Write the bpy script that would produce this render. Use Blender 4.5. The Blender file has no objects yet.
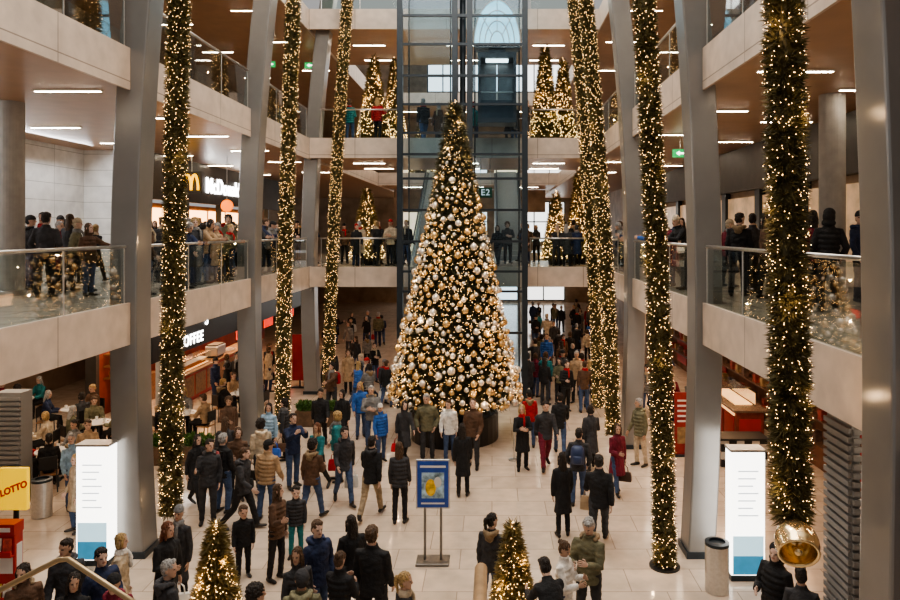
import bpy, bmesh, math, random
import numpy as np
from math import sin, cos, pi, radians as rad
from mathutils import Vector, Matrix, noise
random.seed(7); rng = np.random.default_rng(7)
S = bpy.context.scene; COL = S.collection
F, VX, VY, CH = 700.0, 492.0, 230.0, 6.2
def gx(px, Y): return (px - VX) * Y / F
def zy(py, Y): return CH - (py - VY) * Y / F
def fl(px, py, z=0.0):
    Y = F * (CH - z) / (py - VY); return gx(px, Y), Y

# ------------------------------------------------------------------ materials
MC = {}
def mat(name, col, rough=.55, metal=0.0, var=.12, scale=6, bump=0.0, bscale=60, emit=0.0, ecol=None, objcol=False, sample=True, alpha=None):
    if name in MC: return MC[name]
    m = bpy.data.materials.new(name); m.use_nodes = True; nt = m.node_tree; N = nt.nodes; Lk = nt.links
    b = N['Principled BSDF']; b.inputs['Roughness'].default_value = rough; b.inputs['Metallic'].default_value = metal
    tc = N.new('ShaderNodeTexCoord'); nz = N.new('ShaderNodeTexNoise'); nz.inputs['Scale'].default_value = scale; nz.inputs['Detail'].default_value = 3
    Lk.new(tc.outputs['Object'], nz.inputs['Vector'])
    mr = N.new('ShaderNodeMapRange'); mr.inputs['From Min'].default_value = .3; mr.inputs['From Max'].default_value = .7
    mr.inputs['To Min'].default_value = 1 - var; mr.inputs['To Max'].default_value = 1 + var
    Lk.new(nz.outputs[0], mr.inputs[0])
    mx = N.new('ShaderNodeMixRGB'); mx.blend_type = 'MULTIPLY'; mx.inputs[0].default_value = 1
    if objcol:
        oi = N.new('ShaderNodeObjectInfo'); Lk.new(oi.outputs['Color'], mx.inputs[1])
    else: mx.inputs[1].default_value = (*col, 1)
    Lk.new(mr.outputs[0], mx.inputs[2]); Lk.new(mx.outputs[0], b.inputs['Base Color'])
    if bump:
        n2 = N.new('ShaderNodeTexNoise'); n2.inputs['Scale'].default_value = bscale; n2.inputs['Detail'].default_value = 2
        Lk.new(tc.outputs['Object'], n2.inputs['Vector'])
        bp = N.new('ShaderNodeBump'); bp.inputs['Strength'].default_value = bump; bp.inputs['Distance'].default_value = .02
        Lk.new(n2.outputs[0], bp.inputs['Height']); Lk.new(bp.outputs[0], b.inputs['Normal'])
    if emit:
        b.inputs['Emission Color'].default_value = (*(ecol or col), 1); b.inputs['Emission Strength'].default_value = emit
        if not sample: m.cycles.emission_sampling = 'NONE'
    MC[name] = m; return m
def brick(name, c1, c2, mo, w, h, plane='xy', rough=.4, msize=.01, offset=0.0, metal=0):
    m = bpy.data.materials.new(name); m.use_nodes = True; nt = m.node_tree; N = nt.nodes; Lk = nt.links
    b = N['Principled BSDF']; b.inputs['Roughness'].default_value = rough; b.inputs['Metallic'].default_value = metal
    tc = N.new('ShaderNodeTexCoord'); sp = N.new('ShaderNodeSeparateXYZ'); cb = N.new('ShaderNodeCombineXYZ')
    Lk.new(tc.outputs['Object'], sp.inputs[0]); ix = {'x': 0, 'y': 1, 'z': 2}
    Lk.new(sp.outputs[ix[plane[0]]], cb.inputs[0]); Lk.new(sp.outputs[ix[plane[1]]], cb.inputs[1])
    t = N.new('ShaderNodeTexBrick'); t.offset = offset; t.inputs['Scale'].default_value = 1
    t.inputs['Color1'].default_value = (*c1, 1); t.inputs['Color2'].default_value = (*c2, 1); t.inputs['Mortar'].default_value = (*mo, 1)
    t.inputs['Brick Width'].default_value = w; t.inputs['Row Height'].default_value = h; t.inputs['Mortar Size'].default_value = msize
    Lk.new(cb.outputs[0], t.inputs['Vector'])
    nz = N.new('ShaderNodeTexNoise'); nz.inputs['Scale'].default_value = 2.5; nz.inputs['Detail'].default_value = 6
    Lk.new(tc.outputs['Object'], nz.inputs['Vector'])
    mr = N.new('ShaderNodeMapRange'); mr.inputs['From Min'].default_value = .3; mr.inputs['From Max'].default_value = .7
    mr.inputs['To Min'].default_value = .86; mr.inputs['To Max'].default_value = 1.1; Lk.new(nz.outputs[0], mr.inputs[0])
    mx = N.new('ShaderNodeMixRGB'); mx.blend_type = 'MULTIPLY'; mx.inputs[0].default_value = 1
    Lk.new(t.outputs['Color'], mx.inputs[1]); Lk.new(mr.outputs[0], mx.inputs[2]); Lk.new(mx.outputs[0], b.inputs['Base Color'])
    MC[name] = m; return m
def glass(name, tint, refl=.1, k=.4):
    m = bpy.data.materials.new(name); m.use_nodes = True; nt = m.node_tree; N = nt.nodes; Lk = nt.links
    for n in list(N):
        if n.type == 'BSDF_PRINCIPLED': N.remove(n)
    out = [n for n in N if n.type == 'OUTPUT_MATERIAL'][0]
    t = N.new('ShaderNodeBsdfTransparent'); t.inputs[0].default_value = (*tint, 1)
    g = N.new('ShaderNodeBsdfGlossy'); g.inputs['Roughness'].default_value = .03
    lw = N.new('ShaderNodeLayerWeight'); lw.inputs[0].default_value = refl
    ml = N.new('ShaderNodeMath'); ml.operation = 'MULTIPLY'; ml.inputs[1].default_value = k; Lk.new(lw.outputs['Fresnel'], ml.inputs[0])
    mx = N.new('ShaderNodeMixShader'); Lk.new(ml.outputs[0], mx.inputs[0])
    Lk.new(t.outputs[0], mx.inputs[1]); Lk.new(g.outputs[0], mx.inputs[2]); Lk.new(mx.outputs[0], out.inputs[0])
    MC[name] = m; return m

m_floor = brick('stone floor', (.68, .56, .45), (.60, .49, .39), (.38, .30, .235), 1.2, .8, 'xy', .12, .009, .5)
m_gfloor = brick('gallery floor', (.48, .41, .35), (.44, .38, .32), (.25, .2, .16), .8, .8, 'xy', .25)
m_whitewall = brick('white wall panels', (.88, .88, .86), (.85, .85, .83), (.5, .5, .48), 1.6, .55, 'yz', .5)
m_whitewall2 = brick('white end panels', (.88, .88, .86), (.85, .85, .83), (.5, .5, .48), 1.6, .55, 'xz', .5)
m_ceil = mat('brown ceiling', (.44, .265, .155), .35, 0, .08, 2)
m_fascia = brick('fascia panels', (.66, .55, .46), (.63, .52, .435), (.32, .25, .20), 2.2, 3.0, 'yz', .42, .012)
m_fascia2 = brick('bridge fascia panels', (.66, .55, .46), (.63, .52, .435), (.32, .25, .20), 1.7, 3.0, 'xz', .42, .012)
m_col = mat('grey column paint', (.275, .268, .26), .3, .4, .06, 2)
m_louv = mat('louver grey', (.28, .275, .27), .45, .2, .06, 2)
m_steel = mat('brushed steel', (.60, .585, .56), .3, .85, .08, 20)
m_dsteel = mat('satin dark steel', (.22, .21, .20), .35, .8, .08, 20)
m_dark = mat('dark steel', (.035, .045, .055), .35, .4, .1, 6)
m_darkwall = mat('dark wall', (.045, .036, .03), .5, 0, .2, 3)
m_tanwall = mat('tan wall', (.34, .25, .175), .55, 0, .3, 1.2)
m_concrete = mat('grey concrete', (.38, .365, .345), .7, 0, .1, 5, .1)
m_glass = glass('rail glass', (.89, .945, .93), .16, .36)
m_lglass = glass('lift glass', (.89, .95, .98), .22, .8)
m_strip = mat('strip diffuser', (1, .9, .75), .5, 0, 0, 1, emit=50, ecol=(1, .84, .64))
m_bulb = mat('fairy bulb', (1, .7, .35), .5, 0, 0, 1, emit=10, ecol=(1, .60, .25), sample=False)
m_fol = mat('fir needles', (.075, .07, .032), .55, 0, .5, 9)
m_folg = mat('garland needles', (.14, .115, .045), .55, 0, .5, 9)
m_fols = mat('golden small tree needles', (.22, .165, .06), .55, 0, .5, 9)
m_bark = mat('bark', (.06, .04, .025), .9, 0, .3, 12, .4)
m_gold = mat('gold bauble', (.84, .58, .28), .22, .72, .08, 4)
m_gold2 = mat('silver champagne bauble', (.92, .84, .72), .22, .6, .08, 4)
m_cloth = mat('cloth', (1, 1, 1), .85, 0, .3, 9, .8, 22, objcol=True)
m_skin = mat('skin', (1, 1, 1), .5, 0, .06, 20, objcol=True)
m_hair = mat('hair', (1, 1, 1), .5, 0, .5, 45, .9, 70, objcol=True)
m_eye = mat('eye', (.03, .02, .02), .3); m_lip = mat('lips', (.42, .16, .13), .5)
m_shoe = mat('shoe leather', (.02, .017, .015), .4, 0, .2, 10)
m_black = mat('black plastic', (.014, .014, .015), .4, 0, .2, 6)
m_white = mat('white laminate', (.78, .76, .73), .35, 0, .04, 4)
m_stone = mat('brown stone top', (.20, .13, .09), .25, 0, .3, 30)
m_wood = mat('brown wood', (.28, .15, .07), .4, 0, .3, 10)
m_brass = mat('bronze rail', (.42, .31, .18), .3, .6, .08, 8)
m_red = mat('red laminate', (.44, .024, .02), .4, 0, .1, 4)
m_litwhite = mat('lit white', (1, 1, 1), .5, 0, 0, 1, emit=4.0, ecol=(1, .97, .9))
m_dimwhite = mat('dim white print', (.8, .8, .78), .5, 0, 0, 1, emit=.5, ecol=(1, 1, .95))
m_letter = mat('lit letters', (1, 1, 1), .5, 0, 0, 1, emit=9.0, ecol=(1, .98, .95))
m_daylight = mat('daylight glazing', (.8, .9, 1), .4, 0, .05, 2, emit=2.0, ecol=(.97, .95, .92))
m_warm = mat('warm shop light', (1, .7, .4), .5, 0, .4, 1.5, emit=6, ecol=(1, .50, .20))
m_tray = mat('warm tray light', (1, .6, .3), .5, 0, .4, 4, emit=1.6, ecol=(1, .5, .2))
m_redlit = mat('red lit sign', (.6, .03, .02), .5, 0, .1, 2, emit=1.0, ecol=(1, .05, .02))
m_yellow = mat('lit yellow', (.95, .60, .01), .5, 0, 0, 1, emit=.75, ecol=(1, .62, .0))
m_arch = mat('arch yellow', (1, .55, .01), .5, 0, 0, 1, emit=2.6, ecol=(1, .5, .0))
m_orange = mat('lit orange', (1, .25, .03), .5, 0, 0, 1, emit=2.2, ecol=(1, .2, .01))
m_green = mat('exit green', (.0, .4, .12), .5, 0, 0, 1, emit=1.0, ecol=(0, .5, .12))
m_blue = mat('print blue', (.03, .09, .42), .4, 0, .15, 4)
m_cyan = mat('print cyan', (.05, .28, .5), .4, 0, .2, 4, emit=.5, ecol=(.05, .36, .6))
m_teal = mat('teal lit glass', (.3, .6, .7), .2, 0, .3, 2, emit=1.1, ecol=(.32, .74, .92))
m_hedge = mat('hedge leaves', (.07, .15, .03), .6, 0, .4, 14)

# ------------------------------------------------------------------ mesh builder
class MB:
    def __init__(s): s.v = []; s.f = []
    def box(s, x0, x1, y0, y1, z0, z1):
        i = len(s.v)
        s.v += [(x0,y0,z0),(x1,y0,z0),(x1,y1,z0),(x0,y1,z0),(x0,y0,z1),(x1,y0,z1),(x1,y1,z1),(x0,y1,z1)]
        s.f += [tuple(i+k for k in q) for q in ((0,3,2,1),(4,5,6,7),(0,1,5,4),(1,2,6,5),(2,3,7,6),(3,0,4,7))]
        return s
    def loft(s, rings):
        n = len(rings[0]); i0 = len(s.v)
        for r in rings: s.v += [tuple(p) for p in r]
        for k in range(len(rings)-1):
            a = i0+k*n; b = a+n
            for j in range(n):
                j2 = (j+1) % n; s.f.append((a+j, a+j2, b+j2, b+j))
        s.f.append(tuple(i0+j for j in reversed(range(n)))); s.f.append(tuple(i0+(len(rings)-1)*n+j for j in range(n)))
        return s
    def tube(s, pts, r, n=10):
        pts = [Vector(p) for p in pts]; m = len(pts)
        if not hasattr(r, '__len__'): r = [r]*m
        rings = []; u = None
        for k in range(m):
            t = (pts[min(k+1, m-1)] - pts[max(k-1, 0)]).normalized()
            if u is None: u = t.orthogonal().normalized()
            u = (u - t*u.dot(t))
            if u.length < 1e-5: u = t.orthogonal()
            u.normalize(); w = t.cross(u)
            rings.append([pts[k] + (u*cos(2*pi*j/n) + w*sin(2*pi*j/n))*r[k] for j in range(n)])
        return s.loft(rings)
    def lathe(s, prof, c=(0,0,0), n=20):
        return s.loft([[(c[0]+max(r,1e-4)*cos(2*pi*j/n), c[1]+max(r,1e-4)*sin(2*pi*j/n), c[2]+z) for j in range(n)] for r, z in prof])
    def cyl(s, c, r, h, n=20): return s.lathe([(r, 0), (r, h)], c, n)
    def ell(s, c, rx, ry, rz, n=14, k=9, M=None):
        rings = []
        for a in range(k+1):
            t = -pi/2 + pi*a/k; q = max(cos(t), .03)
            ring = [Vector((rx*q*cos(2*pi*j/n), ry*q*sin(2*pi*j/n), rz*sin(t))) for j in range(n)]
            if M is not None: ring = [M @ p for p in ring]
            rings.append([Vector(c)+p for p in ring])
        return s.loft(rings)
    def build(s, name, m, parent=None, world=True, smooth=False, bevel=0):
        me = bpy.data.meshes.new(name); v = s.v
        if parent is not None and world:
            L = parent.location; v = [(p[0]-L[0], p[1]-L[1], p[2]-L[2]) for p in v]
            if parent.parent is not None and parent.type != 'EMPTY':
                L = parent.parent.location; v = [(p[0]-L[0], p[1]-L[1], p[2]-L[2]) for p in v]
        me.from_pydata([tuple(p) for p in v], [], s.f); me.materials.append(m)
        if smooth:
            me.polygons.foreach_set('use_smooth', [True]*len(me.polygons))
        me.update(); o = bpy.data.objects.new(name, me); COL.objects.link(o); o.parent = parent
        if bevel:
            b = o.modifiers.new('bevel', 'BEVEL'); b.width = bevel; b.segments = 2; b.limit_method = 'ANGLE'
        return o
def tag(o, label=None, cat=None, group=None, kind=None):
    if label: o['label'] = label
    if cat: o['category'] = cat
    if group: o['group'] = group
    if kind: o['kind'] = kind
    return o
def thing(name, label, cat, loc=(0,0,0), rot=0, group=None):
    o = bpy.data.objects.new(name, None); COL.objects.link(o); o.location = loc; o.rotation_euler = (0,0,rot); o.empty_display_size = .2
    return tag(o, label, cat, group)
def struct(name, mb, m, bevel=0): return tag(mb.build(name, m, bevel=bevel), kind='structure')
def dup(root, loc, rot=0, label=None, group=None):
    r = root.copy(); COL.objects.link(r); r.location = loc; r.rotation_euler = (0,0,rot)
    if label: r['label'] = label
    if group: r['group'] = group
    for ch in list(root.children):
        c = ch.copy(); COL.objects.link(c); c.parent = r
        for g in list(ch.children):
            d = g.copy(); COL.objects.link(d); d.parent = c
    return r
def np_mesh(name, V, Fc, m, parent=None):
    me = bpy.data.meshes.new(name); me.from_pydata(V.tolist(), [], Fc.tolist()); me.materials.append(m); me.update()
    o = bpy.data.objects.new(name, me); COL.objects.link(o); o.parent = parent; return o
def nrm(a): return a/np.maximum(np.linalg.norm(a, axis=1, keepdims=True), 1e-6)
def tufts(P, D, L, W, nb=5, spread=.55):
    P = np.repeat(P, nb, 0); D = np.repeat(D, nb, 0); n = len(P)
    d = nrm(D + spread*rng.normal(size=(n, 3))); sd = nrm(np.cross(d, rng.normal(size=(n, 3))))*W/2
    ln = L*rng.uniform(.6, 1.1, (n, 1)); mid = P + d*ln*.5
    V = np.stack([P, mid+sd, P+d*ln, mid-sd], 1).reshape(-1, 3)
    return V, np.arange(n*4).reshape(-1, 4)
OCT = np.array([(1,0,0),(-1,0,0),(0,1,0),(0,-1,0),(0,0,1),(0,0,-1)], float)
OCF = np.array([(0,2,4),(2,1,4),(1,3,4),(3,0,4),(2,0,5),(1,2,5),(3,1,5),(0,3,5)])
def bulbs(P, r):
    n = len(P); V = (P[:, None, :] + OCT[None]*r).reshape(-1, 3)
    return V, (OCF[None] + (np.arange(n)*6)[:, None, None]).reshape(-1, 3)
def glow(loc, e):
    l = bpy.data.lights.new('fairy_glow', 'POINT'); l.energy = e; l.color = (1, .66, .36); l.shadow_soft_size = .015
    o = bpy.data.objects.new('fairy_glow', l); COL.objects.link(o); o.location = loc
ORI = {'cam': Matrix(((1,0,0),(0,0,-1),(0,1,0))), 'posx': Matrix(((0,0,1),(1,0,0),(0,1,0))), 'negx': Matrix(((0,0,-1),(-1,0,0),(0,1,0)))}
def text(s, size, m, parent, loc, ori='cam', name='lettering', ext=.01, tilt=0, bold=0.0, space=1.0, shear=0.0):
    cu = bpy.data.curves.new('t', 'FONT'); cu.body = s; cu.size = size; cu.align_x = 'CENTER'; cu.align_y = 'CENTER'; cu.extrude = ext; cu.offset = bold; cu.space_character = space; cu.shear = shear
    ob = bpy.data.objects.new('t', cu); COL.objects.link(ob)
    dg = bpy.context.evaluated_depsgraph_get(); me = bpy.data.meshes.new_from_object(ob.evaluated_get(dg)); bpy.data.objects.remove(ob)
    M4 = (ORI[ori] @ Matrix.Rotation(tilt, 3, 'Z')).to_4x4(); me.transform(M4); me.materials.clear(); me.materials.append(m)
    o = bpy.data.objects.new(name, me); COL.objects.link(o); o.parent = parent
    o.location = Vector(loc) - (parent.location if parent else Vector()); return o

# ------------------------------------------------------------------ people prototypes
def remesh(mb, vox, name, smooth=2):
    me = bpy.data.meshes.new(name); me.from_pydata([tuple(p) for p in mb.v], [], mb.f)
    ob = bpy.data.objects.new('tmp', me); COL.objects.link(ob)
    md = ob.modifiers.new('r', 'REMESH'); md.mode = 'VOXEL'; md.voxel_size = vox; md.use_smooth_shade = True
    sm = ob.modifiers.new('s', 'SMOOTH'); sm.iterations = smooth; sm.factor = .5
    dg = bpy.context.evaluated_depsgraph_get(); m2 = bpy.data.meshes.new_from_object(ob.evaluated_get(dg))
    bpy.data.objects.remove(ob); m2.name = name; m2.materials.clear(); return m2
def ruffle(me, amp, sc, stretch=(1,1,1)):
    ns = [v.normal.copy() for v in me.vertices]
    for v, n_ in zip(me.vertices, ns):
        q = Vector((v.co.x*stretch[0], v.co.y*stretch[1], v.co.z*stretch[2]))*sc; v.co = v.co + n_*(amp*noise.noise(q))
    me.update(); return me
def ering(P, R, z, rx, ry, yo=0, n=18):
    out = []
    for j in range(n):
        p = Vector((rx*cos(2*pi*j/n), ry*sin(2*pi*j/n)+yo, z)); out.append(P + (R @ p if z > 0 else p))
    return out
POSE = {}
def make_pose(nm, hf=(2,-2), kf=(3,3), lab=4, af=(5,-3), aab=(9,9), el=(14,12), inw=(0,0), lean=0, hp=0, hyaw=0, fp=(0,0), hs=1.0, roll=0):
    R = Matrix.Rotation(rad(roll), 3, 'Y') @ Matrix.Rotation(rad(lean), 3, 'X'); legs = []; low = 9
    for i, s in enumerate((-1, 1)):
        hip = Vector((s*.092, 0, -.02)); a = rad(hf[i]); k = rad(hf[i]-kf[i]); ab = rad(lab)
        knee = hip + Vector((s*sin(ab)*.5, -sin(a), -cos(a)))*.435
        ank = knee + Vector((s*sin(ab)*.3, -sin(k), -cos(k)))*.405
        p = rad(fp[i]); fd = Vector((s*.22, -cos(p), -sin(p))).normalized(); dn = Vector((0, -sin(p)*.3, -1)).normalized()
        heel = ank + dn*.045 - fd*.045; toe = ank + dn*.055 + fd*.165
        legs.append([hip, knee, ank, heel, toe]); low = min(low, heel.z-.042, toe.z-.032)
    P = Vector((0, 0, -low)); legs = [[q+P for q in l] for l in legs]
    hpos = P + R @ Vector((0, -.012, .685)); HR = Matrix.Rotation(rad(hyaw), 3, 'Z') @ Matrix.Rotation(rad(lean*.4+hp), 3, 'X') @ Matrix.Rotation(rad(roll), 3, 'Y')
    arms = []
    for i, s in enumerate((-1, 1)):
        sh = P + R @ Vector((s*.172, 0, .42)); f0 = rad(af[i]); a0 = rad(aab[i]); e0 = f0+rad(el[i]); w0 = rad(inw[i])
        d1 = Vector((s*sin(a0), -sin(f0)*cos(a0), -cos(f0)*cos(a0))); d2 = Vector((-s*sin(w0), -sin(e0)*cos(w0), -cos(e0)*cos(w0)))
        elb = sh + d1*.29; wr = elb + d2*.25; n = Vector((-s, 0, 0)); n = (n - d2*n.dot(d2))
        if n.length < .3: n = Vector((0, 0, -1)); n = n - d2*n.dot(d2)
        n.normalize(); arms.append((sh, elb, wr, d2, n, d2.cross(n)*(-s)))
    b = MB()
    b.loft([ering(P, R, z, rx, ry) for z, rx, ry in ((-.11,.10,.08),(-.02,.155,.105),(.1,.14,.095),(.26,.155,.105),(.38,.165,.1),(.45,.13,.075),(.50,.06,.055))])
    b.tube([P + R @ Vector((0, .012, .46)), hpos + HR @ Vector((0, .015, -.04))], [.058, .054], 12)
    def H(p): return hpos + HR @ (Vector(p)*hs)
    prof = ((-.118,.024,.026,-.052),(-.106,.042,.046,-.040),(-.07,.06,.078,-.014),(-.02,.071,.092,0),(.03,.077,.099,.002),(.07,.07,.09,.004),(.1,.048,.062,.005),(.118,.018,.025,.005))
    b.loft([[H((rx*cos(2*pi*j/18), ry*sin(2*pi*j/18)+yo, z)) for j in range(18)] for z, rx, ry, yo in prof])
    b.tube([H((0,-.086,.018)), H((0,-.112,-.026)), H((0,-.092,-.036))], [.008*hs, .014*hs, .011*hs], 8)
    for s in (-1, 1): b.ell(H((s*.077, .008, -.012)), .01*hs, .019*hs, .03*hs, 8, 6, HR)
    for s in (-1, 1): b.tube([H((s*.012,-.09,.022)), H((s*.05,-.078,.022))], .009*hs, 6)
    fing = MB(); hands = []
    for i, s in enumerate((-1, 1)):
        sh, elb, wr, d2, n, a = arms[i]; inn = P + R @ Vector((s*.09, 0, .425))
        b.tube([inn, sh, (sh*.55+elb*.45), elb, (elb*.6+wr*.4), wr], [.055, .056, .05, .042, .041, .028], 12)
        rings = []
        for t, w, th in ((-.01,.026,.022),(.02,.036,.017),(.06,.044,.016),(.088,.042,.013)):
            rings.append([wr + d2*t + a*(w*cos(2*pi*j/12)) + n*(th*sin(2*pi*j/12)) for j in range(12)])
        b.loft(rings)
        for q, (o, ln) in enumerate(((.033,.062),(.012,.074),(-.010,.07),(-.031,.054))):
            b0 = wr + d2*.075 + a*o; c1 = (d2 + n*.25 + a*o*3).normalized(); c2 = (d2 + n*.75).normalized(); c3 = (d2*.6 + n).normalized()
            p1 = b0+c1*ln*.55; p2 = p1+c2*ln*.35; p3 = p2+c3*ln*.25
            fing.tube([b0, p1, p2, p3], [.0095,.009,.008,.006], 7)
        t0 = wr + d2*.022 + a*.026; t1 = t0 + (a*.8+d2*.6+n*.25).normalized()*.042; t2 = t1 + (d2+a*.2+n*.4).normalized()*.032
        fing.tube([t0, t1, t2], [.012,.011,.008], 7); hands.append(wr + d2*.10 + n*.025)
    for l in legs:
        hip, knee, ank, heel, toe = l
        b.tube([hip+Vector((0,0,.03)), hip*.6+knee*.4, knee, knee*.62+ank*.38+Vector((0,.008,0)), ank, ank*.5+heel*.5], [.085,.075,.052,.051,.036,.034], 12)
        b.tube([heel, heel*.5+toe*.5, toe], [.034,.036,.026], 10)
    body = remesh(b, .0085, 'body_'+nm, 1)
    bm = bmesh.new(); bm.from_mesh(body); tm = bpy.data.meshes.new('t'); tm.from_pydata([tuple(p) for p in fing.v], [], fing.f); bm.from_mesh(tm)
    inv = HR.inverted()
    for f in bm.faces:
        f.smooth = True; c = (inv @ (f.calc_center_median()-hpos))/hs; f.material_index = 0
        if c.y < -.045:
            if abs(abs(c.x)-.031) < .0125 and abs(c.z-.0) < .0075: f.material_index = 1
            elif abs(c.x) < .024 and abs(c.z+.062) < .007: f.material_index = 2
    bm.to_mesh(body); bm.free()
    for m in (m_skin, m_eye, m_lip): body.materials.append(m)
    sit = hf[0] > 60; spread = .03 if abs(hf[0]-hf[1]) > 15 else 0
    top = [(-.02,.178,.138,0),(.1,.168,.13,0),(.26,.185,.14,0),(.38,.195,.132,0),(.45,.16,.104,0),(.495,.095,.085,.0),(.53,.078,.078,-.002),(.558,.082,.082,-.004)]
    def sleeves(mb):
        for i, s in enumerate((-1, 1)):
            sh, elb, wr, d2, n, a = arms[i]; inn = P + R @ Vector((s*.09, 0, .42))
            mb.tube([inn, sh+R @ Vector((0,0,.002)), sh*.55+elb*.45, elb, elb*.55+wr*.45, wr-d2*.005], [.068,.074,.067,.06,.057,.046], 14)
    def torso(mb, rings): mb.loft([ering(P, R, *q) for q in rings])
    jb = MB(); torso(jb, ([(-.06,.175,.135,0)] if sit else [(-.15,.172,.138+spread,0),(-.13,.18,.142+spread,0)]) + top); sleeves(jb)
    jm = ruffle(remesh(jb, .013, 'jacket_'+nm, 2), .014, 9, (1,1,1.8))
    cb = MB(); torso(cb, ([(-.06,.178,.138,0)] if sit else [(-.44,.205,.165+spread*2.5,0),(-.42,.21,.17+spread*2.5,0),(-.25,.198,.158+spread*1.6,0),(-.12,.188,.146+spread,0)]) + top); sleeves(cb)
    cm = ruffle(remesh(cb, .013, 'coat_'+nm, 2), .016, 10, (1.6,1.6,.5))
    qb = MB(); rr = [(-.15,.17,.138+spread,0)]; zb = np.linspace(-.14, .44, 27)
    for i, z in enumerate(zb):
        rx = np.interp(z, (-.14,.1,.26,.38,.45), (.182,.176,.192,.2,.165)); ry = np.interp(z, (-.14,.1,.26,.38,.45), (.146+spread,.138,.148,.138,.108)); k = (.004, .014, .004, -.012)[i % 4]
        rr.append((z, rx+k, ry+k, 0))
    if sit: rr = [q for q in rr if q[0] > -.07]
    torso(qb, rr + [(.495,.1,.09,0),(.53,.086,.086,-.002),(.575,.09,.09,-.004)]); sleeves(qb)
    qm = remesh(qb, .011, 'quilted_'+nm, 1)
    tb = MB().loft([ering(P, Matrix.Identity(3), z, rx, ry) for z, rx, ry in ((-.12,.11,.09),(-.03,.165,.122),(.06,.155,.11),(.09,.148,.105))])
    for l in legs:
        hip, knee, ank, heel, toe = l
        tb.tube([hip+Vector((0,0,.03)), hip*.6+knee*.4, knee, knee*.6+ank*.4, ank*.97+heel*.03], [.096,.09,.069,.064,.056], 14)
    tm_ = ruffle(remesh(tb, .013, 'trousers_'+nm, 2), .010, 14, (1,1,1.5))
    shoes = []
    for l in legs:
        hip, knee, ank, heel, toe = l; sb = MB(); fd = (toe-heel).normalized(); sd = fd.cross(Vector((0,0,1))).normalized(); up = sd.cross(fd)
        rr = []
        for t, w, h, o in ((-.035,.024,.03,0),(-.02,.038,.04,0),(.05,.041,.045,.004),(.13,.046,.036,0),(.2,.045,.03,0),(.24,.034,.026,0),(.262,.016,.018,0)):
            rr.append([heel + fd*t*.95 + up*(h*sin(2*pi*j/12)*(1 if sin(2*pi*j/12) > 0 else .9)+o) + sd*w*cos(2*pi*j/12) for j in range(12)])
        sb.loft(rr); sb.tube([ank+Vector((0,0,.06)), ank-Vector((0,0,.03))], [.047,.05], 12)
        shoes.append(remesh(sb, .010, 'shoe_'+nm, 1))
    for m in (jm, cm, qm, tm_): m.materials.append(m_cloth)
    for m in shoes: m.materials.append(m_shoe)
    POSE[nm] = dict(body=body, jacket=jm, coat=cm, quilted=qm, trousers=tm_, shoes=shoes, hpos=hpos, HR=HR, hands=hands, hs=hs, neck=P + R @ Vector((0,-.006,.525)), back=P + R @ Vector((0,.135,.06)), R=R)
make_pose('stand', roll=2, hf=(6,-3), kf=(12,2), el=(26,18), hyaw=8)
make_pose('turn', af=(8,-6), aab=(12,9), el=(30,16), hyaw=-38, hf=(5,-6), kf=(10,2), roll=-3)
make_pose('talk', af=(20,-5), aab=(14,10), el=(92,24), inw=(-8,4), hyaw=26, hf=(-5,6), kf=(2,12), roll=3)
make_pose('crossed', af=(24,26), aab=(12,12), el=(78,84), inw=(58,62), hyaw=-16, hf=(4,-4), kf=(9,2), roll=-2)
make_pose('photo', af=(62,60), aab=(8,8), el=(70,72), inw=(20,20), hp=-10, hf=(5,-4))
make_pose('point', af=(-4,64), aab=(10,14), el=(24,18), inw=(4,-4), hyaw=18, hp=-8, hf=(6,-4), kf=(10,2))
make_pose('lookup', af=(-4,4), aab=(10,12), el=(20,34), inw=(4,10), hp=-20, hyaw=14, hf=(-3,5), kf=(3,8))
make_pose('walk', hf=(26,-18), kf=(8,22), fp=(-8,27), af=(-20,24), el=(18,34), lean=4)
make_pose('walk2', hf=(-16,22), kf=(24,6), fp=(28,-6), af=(22,-18), el=(36,16), lean=4, hyaw=14)
make_pose('walk3', hf=(18,-12), kf=(6,18), fp=(-4,20), af=(12,-8), el=(78,20), inw=(24,0), lean=3, hyaw=-22)
make_pose('phone', af=(22,28), el=(82,88), inw=(28,28), aab=(10,10), hp=24, hf=(5,-3), kf=(10,2))
make_pose('pocket', af=(-10,-8), aab=(20,20), el=(46,44), inw=(14,14), hf=(7,-4), kf=(12,2), hyaw=-14, roll=-2)
make_pose('carry', af=(10,-2), el=(84,10), inw=(30,0), aab=(12,10), hyaw=15, hf=(8,-5), kf=(10,2), roll=3)
make_pose('lean', lean=20, af=(48,48), el=(48,48), inw=(18,18), hf=(-2,6), hp=6)
make_pose('bend', lean=34, af=(46,40), el=(40,46), inw=(12,12), hf=(6,-8), hp=14, kf=(10,8))
make_pose('sit', hf=(86,84), kf=(86,80), af=(34,30), el=(52,60), inw=(22,22), lean=6, hp=8)
make_pose('child', hs=1.28, af=(6,-2), el=(20,16), hf=(5,-5), hyaw=10)
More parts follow.
